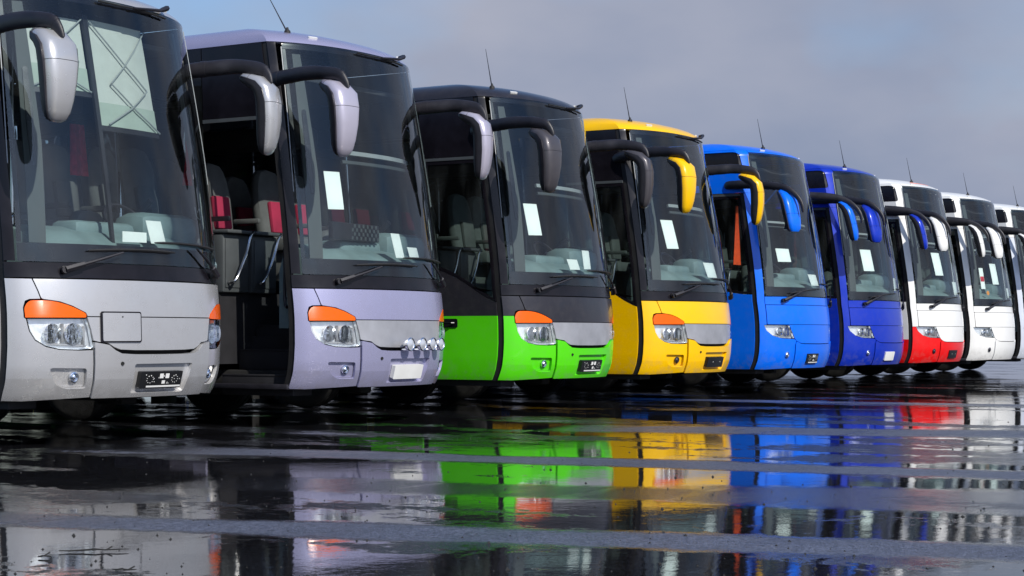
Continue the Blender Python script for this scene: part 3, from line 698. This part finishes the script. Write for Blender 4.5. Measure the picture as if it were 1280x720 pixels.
    # ---- floor, deck, ceiling, back wall, dashboard
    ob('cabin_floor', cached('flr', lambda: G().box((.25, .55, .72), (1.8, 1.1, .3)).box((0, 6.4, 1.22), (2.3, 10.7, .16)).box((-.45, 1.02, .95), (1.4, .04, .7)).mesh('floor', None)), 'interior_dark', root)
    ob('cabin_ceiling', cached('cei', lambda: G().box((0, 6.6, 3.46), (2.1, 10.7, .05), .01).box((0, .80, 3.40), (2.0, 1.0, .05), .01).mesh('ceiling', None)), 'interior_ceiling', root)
    ob('luggage_rack', cached('lr', lambda: G().box((-.9, 6.5, 3.05), (.45, 10, .22), .05).box((.9, 6.5, 3.05), (.45, 10, .22), .05).mesh('rack')), 'interior_dark', root)
    ob('rear_panel', cached(('rear', dz), lambda: rear_mesh(dz)), C, root)
    ds = ob('dashboard', cached('dash', lambda: dash_mesh()), 'dash_plastic', root)
    ob('instrument_hood', cached('ih', lambda: G().box((.62, .16, 1.78), (.78, .40, .30), .12).box((-.15, .16, 1.75), (.7, .3, .14), .05).mesh('hood')), 'dash_plastic', ds)
    sw = ob('steering_wheel', cached('sw', steering), 'satin_black', root)
    # seats: pairs on both sides, driver's seat
    sm = b.get('seat', 'seat_slate'); ins = b.get('insert', None)
    for (x, y, z) in [(.62, .88, 1.18)] + [(sx, yy, 1.84) for yy in (1.62, 2.45, 3.28) for sx in (-.93, -.46, .46, .93)]:
        st = ob('driver_seat' if y < 1 else 'passenger_seat', cached('sb', seat_back), sm, root, (x, y, z))
        ob('seat_cushion', cached('sc', seat_cushion), sm, st)
        ob('seat_insert', cached('si', seat_insert), ins if (ins and y > 1) else sm, st)
    # consoles before the first row with slanting rails
    for (x) in (-.97, -.53):
        cs = ob('console', cached('con', lambda: G().box((0, 0, .29), (.40, .16, .58), .025).box((0, -.085, .29), (.34, .012, .48), .004).box((0, -.03, .60), (.42, .24, .035), .012).mesh('console')), 'trim_grey', root, (x, 1.02, 1.30))
        ob('grab_rail', cached('crl', lambda: G().tube(catmull([(-.14, -.10, .10), (-.12, -.17, .12), (.02, -.18, .36), (.10, -.17, .54), (.17, -.15, .60), (.19, -.06, .60)], 4), .014).mesh('rail')), 'steel_rail', cs)
    if b.get('blinds'): ob('cabin_handrail', cached('chr', lambda: G().tube([(-.30, .95, .95), (-.30, .95, 3.38)], .018).mesh('rail')), 'steel_rail', root)
    # visor bar across the inside of the glass
    vb = root if b.get('blinds') else P('visor_bar', hrect(-.55, 2.62, .90, 2.66) if K == 'A' else hrect(-.9, 2.60, .9, 2.63), 'trim_light', -.17, .03)
    if not b.get('blinds'): P('visor_bar', hrect(-.55, 2.535, .90, 2.565) if K == 'A' else hrect(-.9, 2.54, .9, 2.555), 'trim_grey', -.17, .03, vb)
    # ---- plate and small front fittings
    a0, a1, h0, h1 = b.get('plate', (-.235, .255, .462, .592)) if K == 'A' else b.get('plate', (-.42, -.06, .462, .602))
    if b.get('plate_mt'):
        pl = P('number_plate', hrect(a0, h0, a1, h1, .01), b['plate_mt'], .035 if K == 'A' else .03, .045)
        if b['plate_mt'] == 'plate_black':
            rnd = random.Random(3); o = .038 if K == 'A' else .033; g = G(); w = a1 - a0; hh = h1 - h0
            if b.get('marks', True):
                g = patch(hrect(a0 + w * .14, h0 + .008, a1 - w * .02, h0 + .022), o, 0, dz)
                for c in (.42, .56): g = patch(hrect(a0 + w * c, h1 - .05, a0 + w * (c + .09), h1 - .018), o, 0, dz, g)
                g = patch(hrect(a0 + w * .49, h0 + .035, a0 + w * .57, h0 + .062), o, 0, dz, g)
                for cx_ in (.2, .8):
                    for k in range(9):
                        t = 2 * math.pi * k / 9; g = patch(hrect(a0 + w * (cx_ + .075 * math.cos(t)) - .004, h0 + hh * .55 + .028 * math.sin(t) - .002, a0 + w * (cx_ + .075 * math.cos(t)) + .006, h0 + hh * .55 + .028 * math.sin(t) + .003), o, 0, dz, g)
                for k in range(12):
                    u = a0 + w * (.08 + .84 * rnd.random()); v = h0 + .03 + rnd.random() * (hh - .045); g = patch(hrect(u, v, u + .010, v + .006), o, 0, dz, g)
            else:
                for c in (.3, .75): g = patch(circ(a0 + w * c, h0 + hh * .55, .008, 8), o, 0, dz, g)
            ob('plate_marks', g.mesh('marks', None), 'plate_white', pl)['kind'] = 'stuff'
    if b.get('emblem'):
        P('badge_frame', hrect(-.628, .826, -.232, 1.072, .02), 'gloss_black', .012, .015)
        P('badge_plate', hrect(-.612, .838, -.248, 1.060, .015), C, .020, .012)
        ob('bolt_head', cached('bh', lambda: G().lathe([(.006, 0), (.006, .004), (0, .005)], SO(-.43, 1.03, .02), SN(-.43, 1.03), 8).mesh('bolt')), 'gloss_black', root)
    if K == 'A':
        ob('tow_cover_bolt', cached('tb', lambda: G().lathe([(.016, 0), (.014, .01), (.008, .004), (0, .004)], SO(-.43, .66, .022), SN(-.43, .66), 10).mesh('bolt')), 'chassis', root)
    if b.get('spots'):
        for a in (-.125, .085, .275, .455):
            c = SO(a, .795, .10); n = SN(a, .795); n = (n + Vector((0, -.6, 0))).normalized()
            sp = ob('auxiliary_lamp', G().lathe([(.0, -.06), (.03, -.055), (.052, -.03), (.064, .0), (.068, .02), (.060, .026), (.056, .018), (.052, .016), (.03, .004), (0, -.004)], c, n, 24).tube([c + Vector((0, .0, -.05)), c + Vector((0, .09, -.055))], .012).mesh('lamp'), 'chrome', root)
            ob('lamp_lens', G().lathe([(.054, .018), (.03, .026), (0, .029)], c, n, 20).mesh('lens'), 'reflector', sp)
    # ---- wipers
    wl = [((-.902, 1.395), (-.40, 1.535), (-.70, 1.545), (.21, 1.56)), ((.90, 1.395), (.50, 1.60), (-.03, 1.63), (.93, 1.615))] if K == 'A' else [((-.94, 1.395), (-.50, 1.545), (-.80, 1.50), (.10, 1.58)), ((.98, 1.33), (.72, 1.60), (.15, 1.66), (1.02, 1.62))]
    for wi, (p, e, c0, c1) in enumerate(wl):
        def wa(): 
            g = G().tube([SO(p[0], p[1], .01, dz), SO(p[0], p[1], .055, dz)], .03, 10)
            g.tube([SO(p[0] + (e[0] - p[0]) * t, p[1] + (e[1] - p[1]) * t, .055, dz) for t in (0, .15, .3, .31, .6, 1)], [.026, .026, .024, .013, .012, .009], 6); return g.mesh('wiper')
        w = ob('wiper', cached(('wa', K, wi, dz), wa), 'satin_black', root)
        def wb():
            return G().tube([SO(c0[0] + (c1[0] - c0[0]) * t, c0[1] + (c1[1] - c0[1]) * t + .012 * math.sin(math.pi * t), .03, dz) for t in [k / 10 for k in range(11)]], [.006] + [.011] * 9 + [.006], 5).mesh('blade')
        ob('wiper_blade', cached(('wb', K, wi, dz), wb), 'rubber', w)
    if K == 'A':
        uw = ob('upper_wiper', cached(('uw', dz), lambda: G().tube([SO(.62, 3.70, .02, dz), SO(.60, 3.66, .07, dz), SO(.45, 3.60, .06, dz), SO(.1, 3.55, .045, dz)], [.022, .024, .016, .01], 6).mesh('wiper')), 'satin_black', root)
        ob('wiper_blade', cached(('ub', dz), lambda: G().tube([SO(-.30 + .08 * k, 3.56 - .002 * k, .03, dz) for k in range(12)], .010, 5).mesh('blade')), 'rubber', uw)
    # ---- roof marker lamp, aerial
    ma = b.get('marker', (-.80, 3.80))
    ob('marker_lamp', cached(('mk', ma, dz), lambda: patch(rp([(ma[0] - .06, ma[1] - .016, .01), (ma[0] + .05, ma[1] - .016, .01), (ma[0] + .05, ma[1] + .016, .01), (ma[0] - .06, ma[1] + .016, .01)]), .018, .02, dz).mesh('marker')), 'marker_lens', root)
    ob('marker_lamp', cached(('mk2', ma, dz), lambda: patch(rp([(-ma[0] - .05, ma[1] - .016, .01), (-ma[0] + .06, ma[1] - .016, .01), (-ma[0] + .06, ma[1] + .016, .01), (-ma[0] - .05, ma[1] + .016, .01)]), .018, .02, dz).mesh('marker')), 'marker_lens', root)
    base = SP(*b.get('aerial', (-1.0, 3.98) if K == 'A' else (-.5, 4.0)), dz); ln = b.get('lean', (.02, .10, .46))
    ae = ob('aerial', G().tube([base, base + Vector(ln) * .12, base + Vector(ln) * .55, base + Vector(ln)], [.009, .007, .0045, .0025], 6).mesh('aerial'), 'satin_black', root)
    ob('aerial_foot', G().lathe([(.035, -.02), (.03, .015), (.014, .03), (.010, .05)], base, (0, 0, 1), 12).mesh('foot'), 'rubber', ae)
    # ---- mirrors
    cov, hou, gla = cached(('mir', K), lambda: mirror_parts(K))
    for s in (-1, 1):
        lift = dz * .8
        if K == 'A':
            top = Vector((s * 1.36, -.62, 3.10 + lift))
            if s > 0: top = Vector((s * 1.36, -.42, 3.10 + lift))
            path = [(s * 1.17, .46, 3.19), (s * 1.23, .32, 3.215), (s * 1.29, .05, 3.23), (s * 1.34, -.25 if s < 0 else -.12, 3.235), (s * 1.365, top.y + .05, 3.20), (s * 1.365, top.y - .04, 3.14), (s * 1.36, top.y - .08, 3.06)]
            rad = [.066, .070, .071, .068, .058, .044, .026]
        else:
            top = Vector((s * 1.36, -.50 if s < 0 else -.40, 2.95))
            path = [(s * 1.17, .58, 3.11), (s * 1.22, .48, 3.12), (s * 1.28, .15, 3.11), (s * 1.33, -.15, 3.08), (s * 1.365, top.y + .06, 3.03), (s * 1.37, top.y - .10, 2.93), (s * 1.37, top.y - .20, 2.80), (s * 1.37, top.y - .23, 2.66)]
            rad = [.060, .064, .064, .060, .050, .040, .030, .018]
        path = [(x, y, z + lift) for x, y, z in path]
        cp = catmull(path, 5); rr = []
        for k in range(len(cp)):
            t = k / (len(cp) - 1) * (len(rad) - 1); j = min(int(t), len(rad) - 2); rr.append(rad[j] + (rad[j + 1] - rad[j]) * (t - j))
        arm = ob('mirror_arm', (lambda g: [g.tube(cp[j:j + 2], [rr[j] * 1.05, rr[j + 1] * 1.05], 12, .6) for j in (7, 22)] and g)(G().tube(cp, rr, 12, .6)).mesh('arm', 60), 'satin_black', root)
        yaw = ((-.10, .30) if K == 'A' else (-.30, .20))[0 if s < 0 else 1]
        mt_ = b.get('shell', C)
        for nm, me, mm in (('mirror_housing', hou, 'satin_black'), ('mirror_cover', cov, mt_), ('mirror_glass', gla, 'mirror_glass')):
            o = ob(nm, me, mm, arm, tuple(top)); o.rotation_euler = (0, 0, yaw * 1.0)
    # ---- wheels and underbody
    ty, rm, hb = cached('wheel', wheel_meshes)
    for (x, y) in ((-1.07, 2.9), (1.07, 2.9), (-1.07, 9.2), (1.07, 9.2)):
        w = ob('wheel', rm, 'rim_steel', root, (x, y, .5))
        if x < 0: w.rotation_euler = (0, 0, math.pi)
        ob('tyre', ty, 'tyre_rubber', w); ob('hub_cap', hb, 'rim_steel', w)
    w = None
    ob('chassis', cached('cha', chassis), 'chassis', root)
    return root

def lamp_bits(s, K, dz):
    g = G(); g2 = G(); g3 = G()
    cs = ((1.03, .90, .075), (.855, .895, .085)) if K == 'A' else ((1.03, .935, .062), (.90, .93, .07))
    for (a, h, r) in cs:
        c = SO(s * a, h, -.045); n = Vector((s * .25, -1, 0)).normalized()
        g.lathe([(r, .035), (r * .93, .02), (r * .7, -.01), (r * .42, -.03), (0, -.035)], c, n, 20)
        g2.lathe([(r * .42, -.015), (r * .36, .008), (r * .2, .02), (0, .024)], c, n, 16)
    for (a, h) in (((.94, .90)), ((.765, .88))) if K == 'A' else ((.96, .93), (.82, .92)):
        c = SO(s * a, h, -.03); g3.box(c, (.012, .03, .15 if K == 'A' else .11), .003)
    c = SO(s * (.95 if K == 'A' else .97), .805 if K == 'A' else .865, -.035); g3.tube([SO(s * (.74 + .04 * k) if K == 'A' else s * (.80 + .04 * k), (.80 if K == 'A' else .86) + .002 * k, -.03) for k in range(9)], .010, 5)
    return g.mesh('bowl', 60), g2.mesh('lens', 60), g3.mesh('trim', 40)
def fog(a, h, r, off):
    c = SO(a, h, off); n = (SN(a, h) + Vector((0, -.8, 0))).normalized()
    return G().lathe([(r * 1.25, -.005), (r * 1.25, .012), (r, .016), (r * .95, .008), (r * .8, .016), (r * .5, .022), (r * .4, .018), (0, .024)], c, n, 20).mesh('fog')
def dash_mesh():
    g = G(); sec = [(-.30, 1.50), (-.22, 1.63), (-.05, 1.715), (.16, 1.77), (.30, 1.75), (.38, 1.50), (.38, .95), (-.12, .95)]
    xs = [-1.0, -.8, -.5, 0, .5, .8, 1.08]; k = [.55, .25, .05, -.04, .05, .25, .5]
    n = len(sec); vs = []; fs = []
    for x, o in zip(xs, k): vs += [(x, y + max(0, o) * .35 if y < .2 else y, z) for y, z in sec]
    for i in range(len(xs) - 1):
        for j in range(n): fs.append((i * n + j, (i + 1) * n + j, (i + 1) * n + (j + 1) % n, i * n + (j + 1) % n))
    fs.append(tuple(range(n))); fs.append(tuple((len(xs) - 1) * n + j for j in range(n))[::-1])
    return g.add(vs, fs).mesh('dash')
def steering():
    g = G(); c = Vector((.60, .48, 1.84)); t = R(52); ux = Vector((1, 0, 0)); uy = Vector((0, math.cos(t), math.sin(t)))
    ring = [c + ux * .24 * math.cos(2 * math.pi * k / 28) + uy * .24 * math.sin(2 * math.pi * k / 28) for k in range(29)]
    g.tube(ring, .016, 6)
    for a in (0, math.pi, -math.pi / 2): g.tube([c + ux * .05 * math.cos(a) + uy * .05 * math.sin(a), c + ux * .235 * math.cos(a) + uy * .235 * math.sin(a)], .014, 5)
    g.lathe([(.07, -.02), (.07, .02), (.04, .035), (0, .035)], c, ux.cross(uy) * -1, 14); g.tube([c, c + ux.cross(uy) * .35], .03); return g.mesh('wheel')
def rear_mesh(dz):
    hs = [x for x in HLIN if x >= .38]
    l = [SP(-A - 12, h, dz) for h in hs]; r = [SP(A + 12, h, dz) for h in hs[::-1]]
    g = G(); vs = l + r; g.add([(v.x * .999, v.y - .004, v.z) for v in vs], [tuple(range(len(vs)))[::-1]])
    return g.mesh('rear', None)
def chassis():
    g = G().box((0, 1.15, .46), (1.9, 2.0, .16), .02).box((0, 6.05, .37), (2.3, 4.9, .22), .03).box((0, 10.9, .39), (2.3, 2.1, .24), .03)  # underbody boxes made low and wide to block bright reflections beneath
    for y in (3.66, 9.96):
        for x in (-1.0, 1.0): g.box((x, y, .34), (.42, .02, .50), .004)  # mud flaps added to close the light gap under the coach
    g.box((0, 2.15, .38), (2.2, .05, .26), .01)
    g.box((0, 2.9, .62), (1.4, 1.4, .35), .02).box((0, 9.2, .62), (1.3, 1.4, .35), .02)
    for y in (2.9, 9.2): g.tube([(-1.0, y, .5), (1.0, y, .5)], .07).box((-.6, y, .36), (.16, .5, .10), .02).box((.6, y, .36), (.16, .5, .10), .02)
    g.tube([(-.7, .6, .33), (-.7, 2.2, .33)], .035).tube([(.5, .5, .34), (.3, 2.3, .34)], .03).box((.75, .75, .33), (.2, .3, .12), .02)
    for x in (-.55, -.2, .55, .2): g.box((x, 4.6, .335), (.12, .4, .09), .02)
    return g.mesh('chassis')

# ------------------------------------------------------------------ the place
def ground():
    g = G(); n = 3000
    g.add([(-n, -n, 0), (n, -n, 0), (n, n, 0), (-n, n, 0)], [(0, 1, 2, 3)])
    ground_material(); o = ob('ground', g.mesh('ground', None), 'wet_asphalt'); o['kind'] = 'structure'
ground()

XS = [0, 3.59, 7.4, 10.89, 14.69, 18.19, 21.7, 25.24, 28.95, 32.6]
BUSES = [
 dict(kind='A', paint='paint_silver', label='silver coach at the left end of the row, pale blinds down behind its windscreen', plate_mt='plate_black', door='closed', emblem=True, seat='seat_grey', dz=.06, blinds=True, curtain='red'),
 dict(kind='A', paint='paint_lilac', strip='strip_metal', shell='paint_lilac_shell', label='lilac coach with open door and four round lamps on its front', plate_mt='plate_white', door='open', spots=True, seat='seat_grey', insert='seat_pink', dz=.12, board=True, lean=(-.02, .30, .50)),
 dict(kind='A', paint='paint_green', upper='paint_graphite', roof='paint_graphite', shell='paint_shell_grey', strip='strip_metal', label='coach with bright green lower half and dark grey top, beside the yellow coach', plate_mt='plate_black', door='closed', dz=.03),
 dict(kind='A', paint='paint_yellow', strip='strip_metal', label='yellow coach with a dark grey metal strip across its nose', plate_mt='plate_black', marks=False, door='closed', fog=0),
 dict(kind='B', paint='paint_azure', label='bright azure blue coach, beside the yellow coach', plate_mt='plate_black', door='closed', curtain='orange'),
 dict(kind='B', paint='paint_royal', label='deep royal blue coach with a blank white plate', plate_mt='plate_white', door='closed'),
 dict(kind='B', paint='paint_white', lowred='paint_red', label='white coach with a red bumper and red lower edge', plate_mt='plate_black', marks=False, door='closed', fog=0, stripe=True),
 dict(kind='B', paint='paint_white', label='all white coach between the red and white coach and the last one', door='open', fog=0, stickers=True),
 dict(kind='B', paint='paint_pearl', roof='paint_white', label='last coach, pale pearl grey, cut off by the right edge of the photo', door='open', plate_mt='plate_white'),
 dict(kind='B', paint='paint_white', door='closed', label='white coach beyond the pearl grey one, outside the frame except for its wheels'),
]
roots = []
for i, b in enumerate(BUSES):
    b['x'] = XS[i]; r = build_bus(i, b); roots.append(r); dz = b.get('dz', 0)
    if b.get('blinds'):
        for (poly) in ([(-1.0, 2.86), (-.34, 2.86), (-.34, 3.46), (-.98, 3.46)], [(-.26, 2.60), (.52, 2.60), (.52, 3.48), (-.26, 3.48)]):
            bl = ob('sun_blind', pm(poly, -.20, .012, dz), 'blind_fabric', r)
            a0, a1 = min(p[0] for p in poly), max(p[0] for p in poly); h0 = poly[0][1]
            ob('blind_rail', pm(hrect(a0 - .01, h0 - .035, a1 + .01, h0 + .005), -.185, .03, dz), 'satin_black', bl)
            ob('blind_hem', pm(hrect(a0, h0 + .01, a1, h0 + .20), -.193, .004, dz), 'blind_fabric_low', bl)
            w = a1 - a0; hh = 3.46 - h0
            pts = [[(0, 1), (.5, .62), (1, 1)], [(.5, .62), (.22, .42), (.6, .18), (1, 0)], [(.5, .62), (.85, .40), (.5, .2), (.1, .02)]] if w > .6 else [[(0, 1), (.6, .45), (1, .3)], [(0, .1), (.6, .45), (1, .62)]]
            g = G()
            for line in pts:
                q = [(a0 + w * u, h0 + hh * v) for u, v in line]
                for u, v in zip(q, q[1:]):
                    g.tube([SO(u[0], u[1], -.17, dz), SO((u[0] + v[0]) / 2, (u[1] + v[1]) / 2, -.17, dz), SO(v[0], v[1], -.17, dz)], .007, 5)
            ob('scissor_linkage', g.mesh('linkage'), 'trim_light', bl)
        ob('centre_post', pm([(-.325, 1.62), (-.295, 1.62), (-.275, 3.5), (-.33, 3.5)], -.16, .03, dz), 'satin_black', r)
        ob('cable_loop', G().tube(catmull([tuple(SO(a, h, -.05, dz)) for a, h in ((.78, 1.98), (.80, 1.90), (.90, 1.88), (.94, 1.93), (.90, 1.97), (.84, 1.94))], 4), .005, 5).mesh('cable'), 'trim_light', r)
    if b.get('curtain') == 'red':
        g = G(); vs = []; fs = []
        for j in range(7):
            for k in range(13): vs.append((.36 + .020 * k * (.7 + .05 * j), .93 + .025 * math.sin(k * 1.7), 2.74 - .075 * j))
        for j in range(6):
            for k in range(12): fs.append((j * 13 + k, j * 13 + k + 1, (j + 1) * 13 + k + 1, (j + 1) * 13 + k))
        ob('curtain', g.add(vs, fs).mesh('curtain', 60), 'curtain_red', r)
    if b.get('curtain') == 'orange':
        g = G(); vs = []; fs = []
        for j in range(9):
            w = .02 + .028 * j
            for k in range(9): vs.append((.02 + w * (k / 8 - .5) * 1.0, .93 + .02 * math.sin(k * 2.1), 2.90 - .115 * j))
        for j in range(8):
            for k in range(8): fs.append((j * 9 + k, j * 9 + k + 1, (j + 1) * 9 + k + 1, (j + 1) * 9 + k))
        ob('curtain', g.add(vs, fs).mesh('curtain', 60), 'curtain_orange', r)
    if b.get('board'):
        bd = ob('display_board', G().box((-.32, -.02, 1.90), (.86, .06, .17), .012, ('Z', R(4))).mesh('board'), 'satin_black', r)
        g = G()
        for k in range(22):
            for j in range(4):
                if (k + j) % 2: g.box((-.32 - .40 + .036 * k, -.054 - .00007 * k, 1.84 + .04 * j), (.03, .004, .034))
        ob('display_grid', g.mesh('grid', None), 'trim_grey', bd)
    if b.get('stripe'):
        ob('roof_stripe', pm(rp([(-.72, 3.90, .01), (.15, 3.90, .02), (.15, 3.935, .02), (-.72, 3.935, .01)]), .003, .004, dz), 'stripe_orange', r)
    if b.get('stickers'):
        ob('sticker', pm(hrect(-.98, 1.80, -.86, 2.22), -.02, 0, dz), 'paper', r, label='white sticker column at the edge of the windscreen')
        ob('sticker', pm(hrect(-.97, 1.95, -.87, 2.05), -.015, 0, dz), 'curtain_red', r, label='red band on the white sticker')
        ob('sticker', pm(circ(-.80, 1.72, .045), -.02, 0, dz), 'sticker_amber', r, label='round amber sticker')

# paper sheets propped behind the windscreens: (bus, outline, label)
def sheet(a, h, w, hh, sl=.03): return [(a, h), (a + w, h + .004), (a + w - sl, h + hh), (a - sl, h + hh)]
PAPERS = [
 (0, sheet(.0, 1.635, .185, .185, .04), 'taller white paper leaning behind the windscreen of the silver coach'),
 (0, sheet(-.325, 1.635, .27, .085, -.01), 'low wide white paper lying behind the windscreen of the silver coach'),
 (1, sheet(-.915, 2.06, .185, .35, .0), 'white paper hung high behind the windscreen of the lilac coach'),
 (1, sheet(-.06, 1.64, .15, .23, .05), 'tilted white paper standing low behind the windscreen of the lilac coach'),
 (1, sheet(.20, 1.64, .20, .11, .04), 'short white paper at the far lower corner of the lilac coach\'s windscreen'),
 (2, sheet(-.93, 2.02, .20, .36, .02), 'white paper hung behind the windscreen of the green coach'),
 (2, sheet(-.30, 1.645, .22, .12, .05), 'short white paper behind the lower windscreen of the green coach'),
 (2, sheet(.02, 1.66, .18, .22, .0), 'taller white paper beside the short one in the green coach\'s windscreen'),
 (3, sheet(-.87, 2.02, .22, .38, .05), 'white paper hung behind the windscreen of the yellow coach'),
 (3, sheet(.0, 1.66, .34, .20, .10), 'tilted white paper low behind the windscreen of the yellow coach'),
 (4, sheet(-.90, 1.98, .30, .20, .02), 'white paper behind the windscreen of the azure blue coach'),
 (4, sheet(-.05, 1.64, .33, .17, .10), 'white paper low behind the windscreen of the azure blue coach'),
 (5, sheet(-.80, 1.95, .30, .36, .03), 'white paper hung behind the windscreen of the royal blue coach'),
 (5, sheet(.30, 1.64, .34, .22, -.05), 'white paper low at the far corner of the royal blue coach\'s windscreen'),
 (6, sheet(-.62, 1.98, .30, .42, .05), 'white paper hung behind the windscreen of the red and white coach'),
 (6, sheet(.15, 1.64, .36, .24, .04), 'white paper low behind the windscreen of the red and white coach'),
 (7, sheet(-.55, 1.90, .28, .42, .03), 'white paper hung behind the windscreen of the all white coach'),
 (7, sheet(.25, 1.64, .34, .20, .05), 'white paper low behind the windscreen of the all white coach'),
]
for (i, poly, lab) in PAPERS:
    dz = BUSES[i].get('dz', 0); base = SO(sum(p[0] for p in poly) / 4, poly[0][1], -.035, dz)
    me = patch(poly, -.035, .003, dz)
    me.v = [(v[0] - base.x, v[1] - base.y, v[2] - base.z) for v in me.v]
    o = ob('paper_sheet', me.mesh('paper', None), 'paper'); o.location = Vector(roots[i].location) + base
    o['label'] = lab; o['category'] = 'paper'; o['group'] = 'papers behind the windscreens'

# twigs and grit left on the tarmac
def twig(px, py, length, ang, lab):
    x, y = gpx(px, py); d = Vector((math.sin(R(31)) * math.cos(ang) + CA * math.sin(ang), -math.cos(R(31)) * math.cos(ang) + SA * math.sin(ang), 0)); rnd = random.Random(px)
    pts = [Vector((x, y, .006)) + d * (length * (k / 6 - .5)) + Vector((rnd.uniform(-.006, .006), rnd.uniform(-.006, .006), rnd.uniform(0, .006))) for k in range(7)]
    g = G().tube([p - pts[3] for p in pts], [.002, .003, .004, .004, .003, .003, .0015], 6)
    g.tube([pts[4] - pts[3], pts[4] - pts[3] + d * .04 + Vector((0, .02, .012))], .003, 5)
    o = ob('twig', g.mesh('twig'), 'chassis', None, tuple(pts[3])); o['label'] = lab; o['category'] = 'twig'; o['group'] = 'twigs on the wet ground'
twig(117, 690, .28, 0.15, 'long thin dark twig lying on the wet ground at the lower left')
twig(156, 714, .09, 0.0, 'short dark twig at the bottom edge below the long twig')
twig(54, 698, .05, 0.3, 'tiny dark twig left of the long twig on the wet ground')
g = G(); rnd = random.Random(5)
for k in range(420):
    px = rnd.uniform(-60, 1340); py = 470 + 250 * rnd.random() ** .8; x, y = gpx(px, py); r = rnd.uniform(.003, .009) * (1.6 if rnd.random() < .08 else 1)
    vs = [(x + r * math.cos(t) * rnd.uniform(.7, 1.2), y + r * math.sin(t) * rnd.uniform(.7, 1.2), z * r) for z, t in [(0, 0), (0, 1.57), (0, 3.14), (0, 4.71)]] + [(x, y, r * .9)]
    g.add(vs, [(0, 1, 4), (1, 2, 4), (2, 3, 4), (3, 0, 4)])
o = ob('grit', g.mesh('grit', None), 'chassis'); o['kind'] = 'stuff'; o['label'] = 'scattered small stones and grit on the wet tarmac'
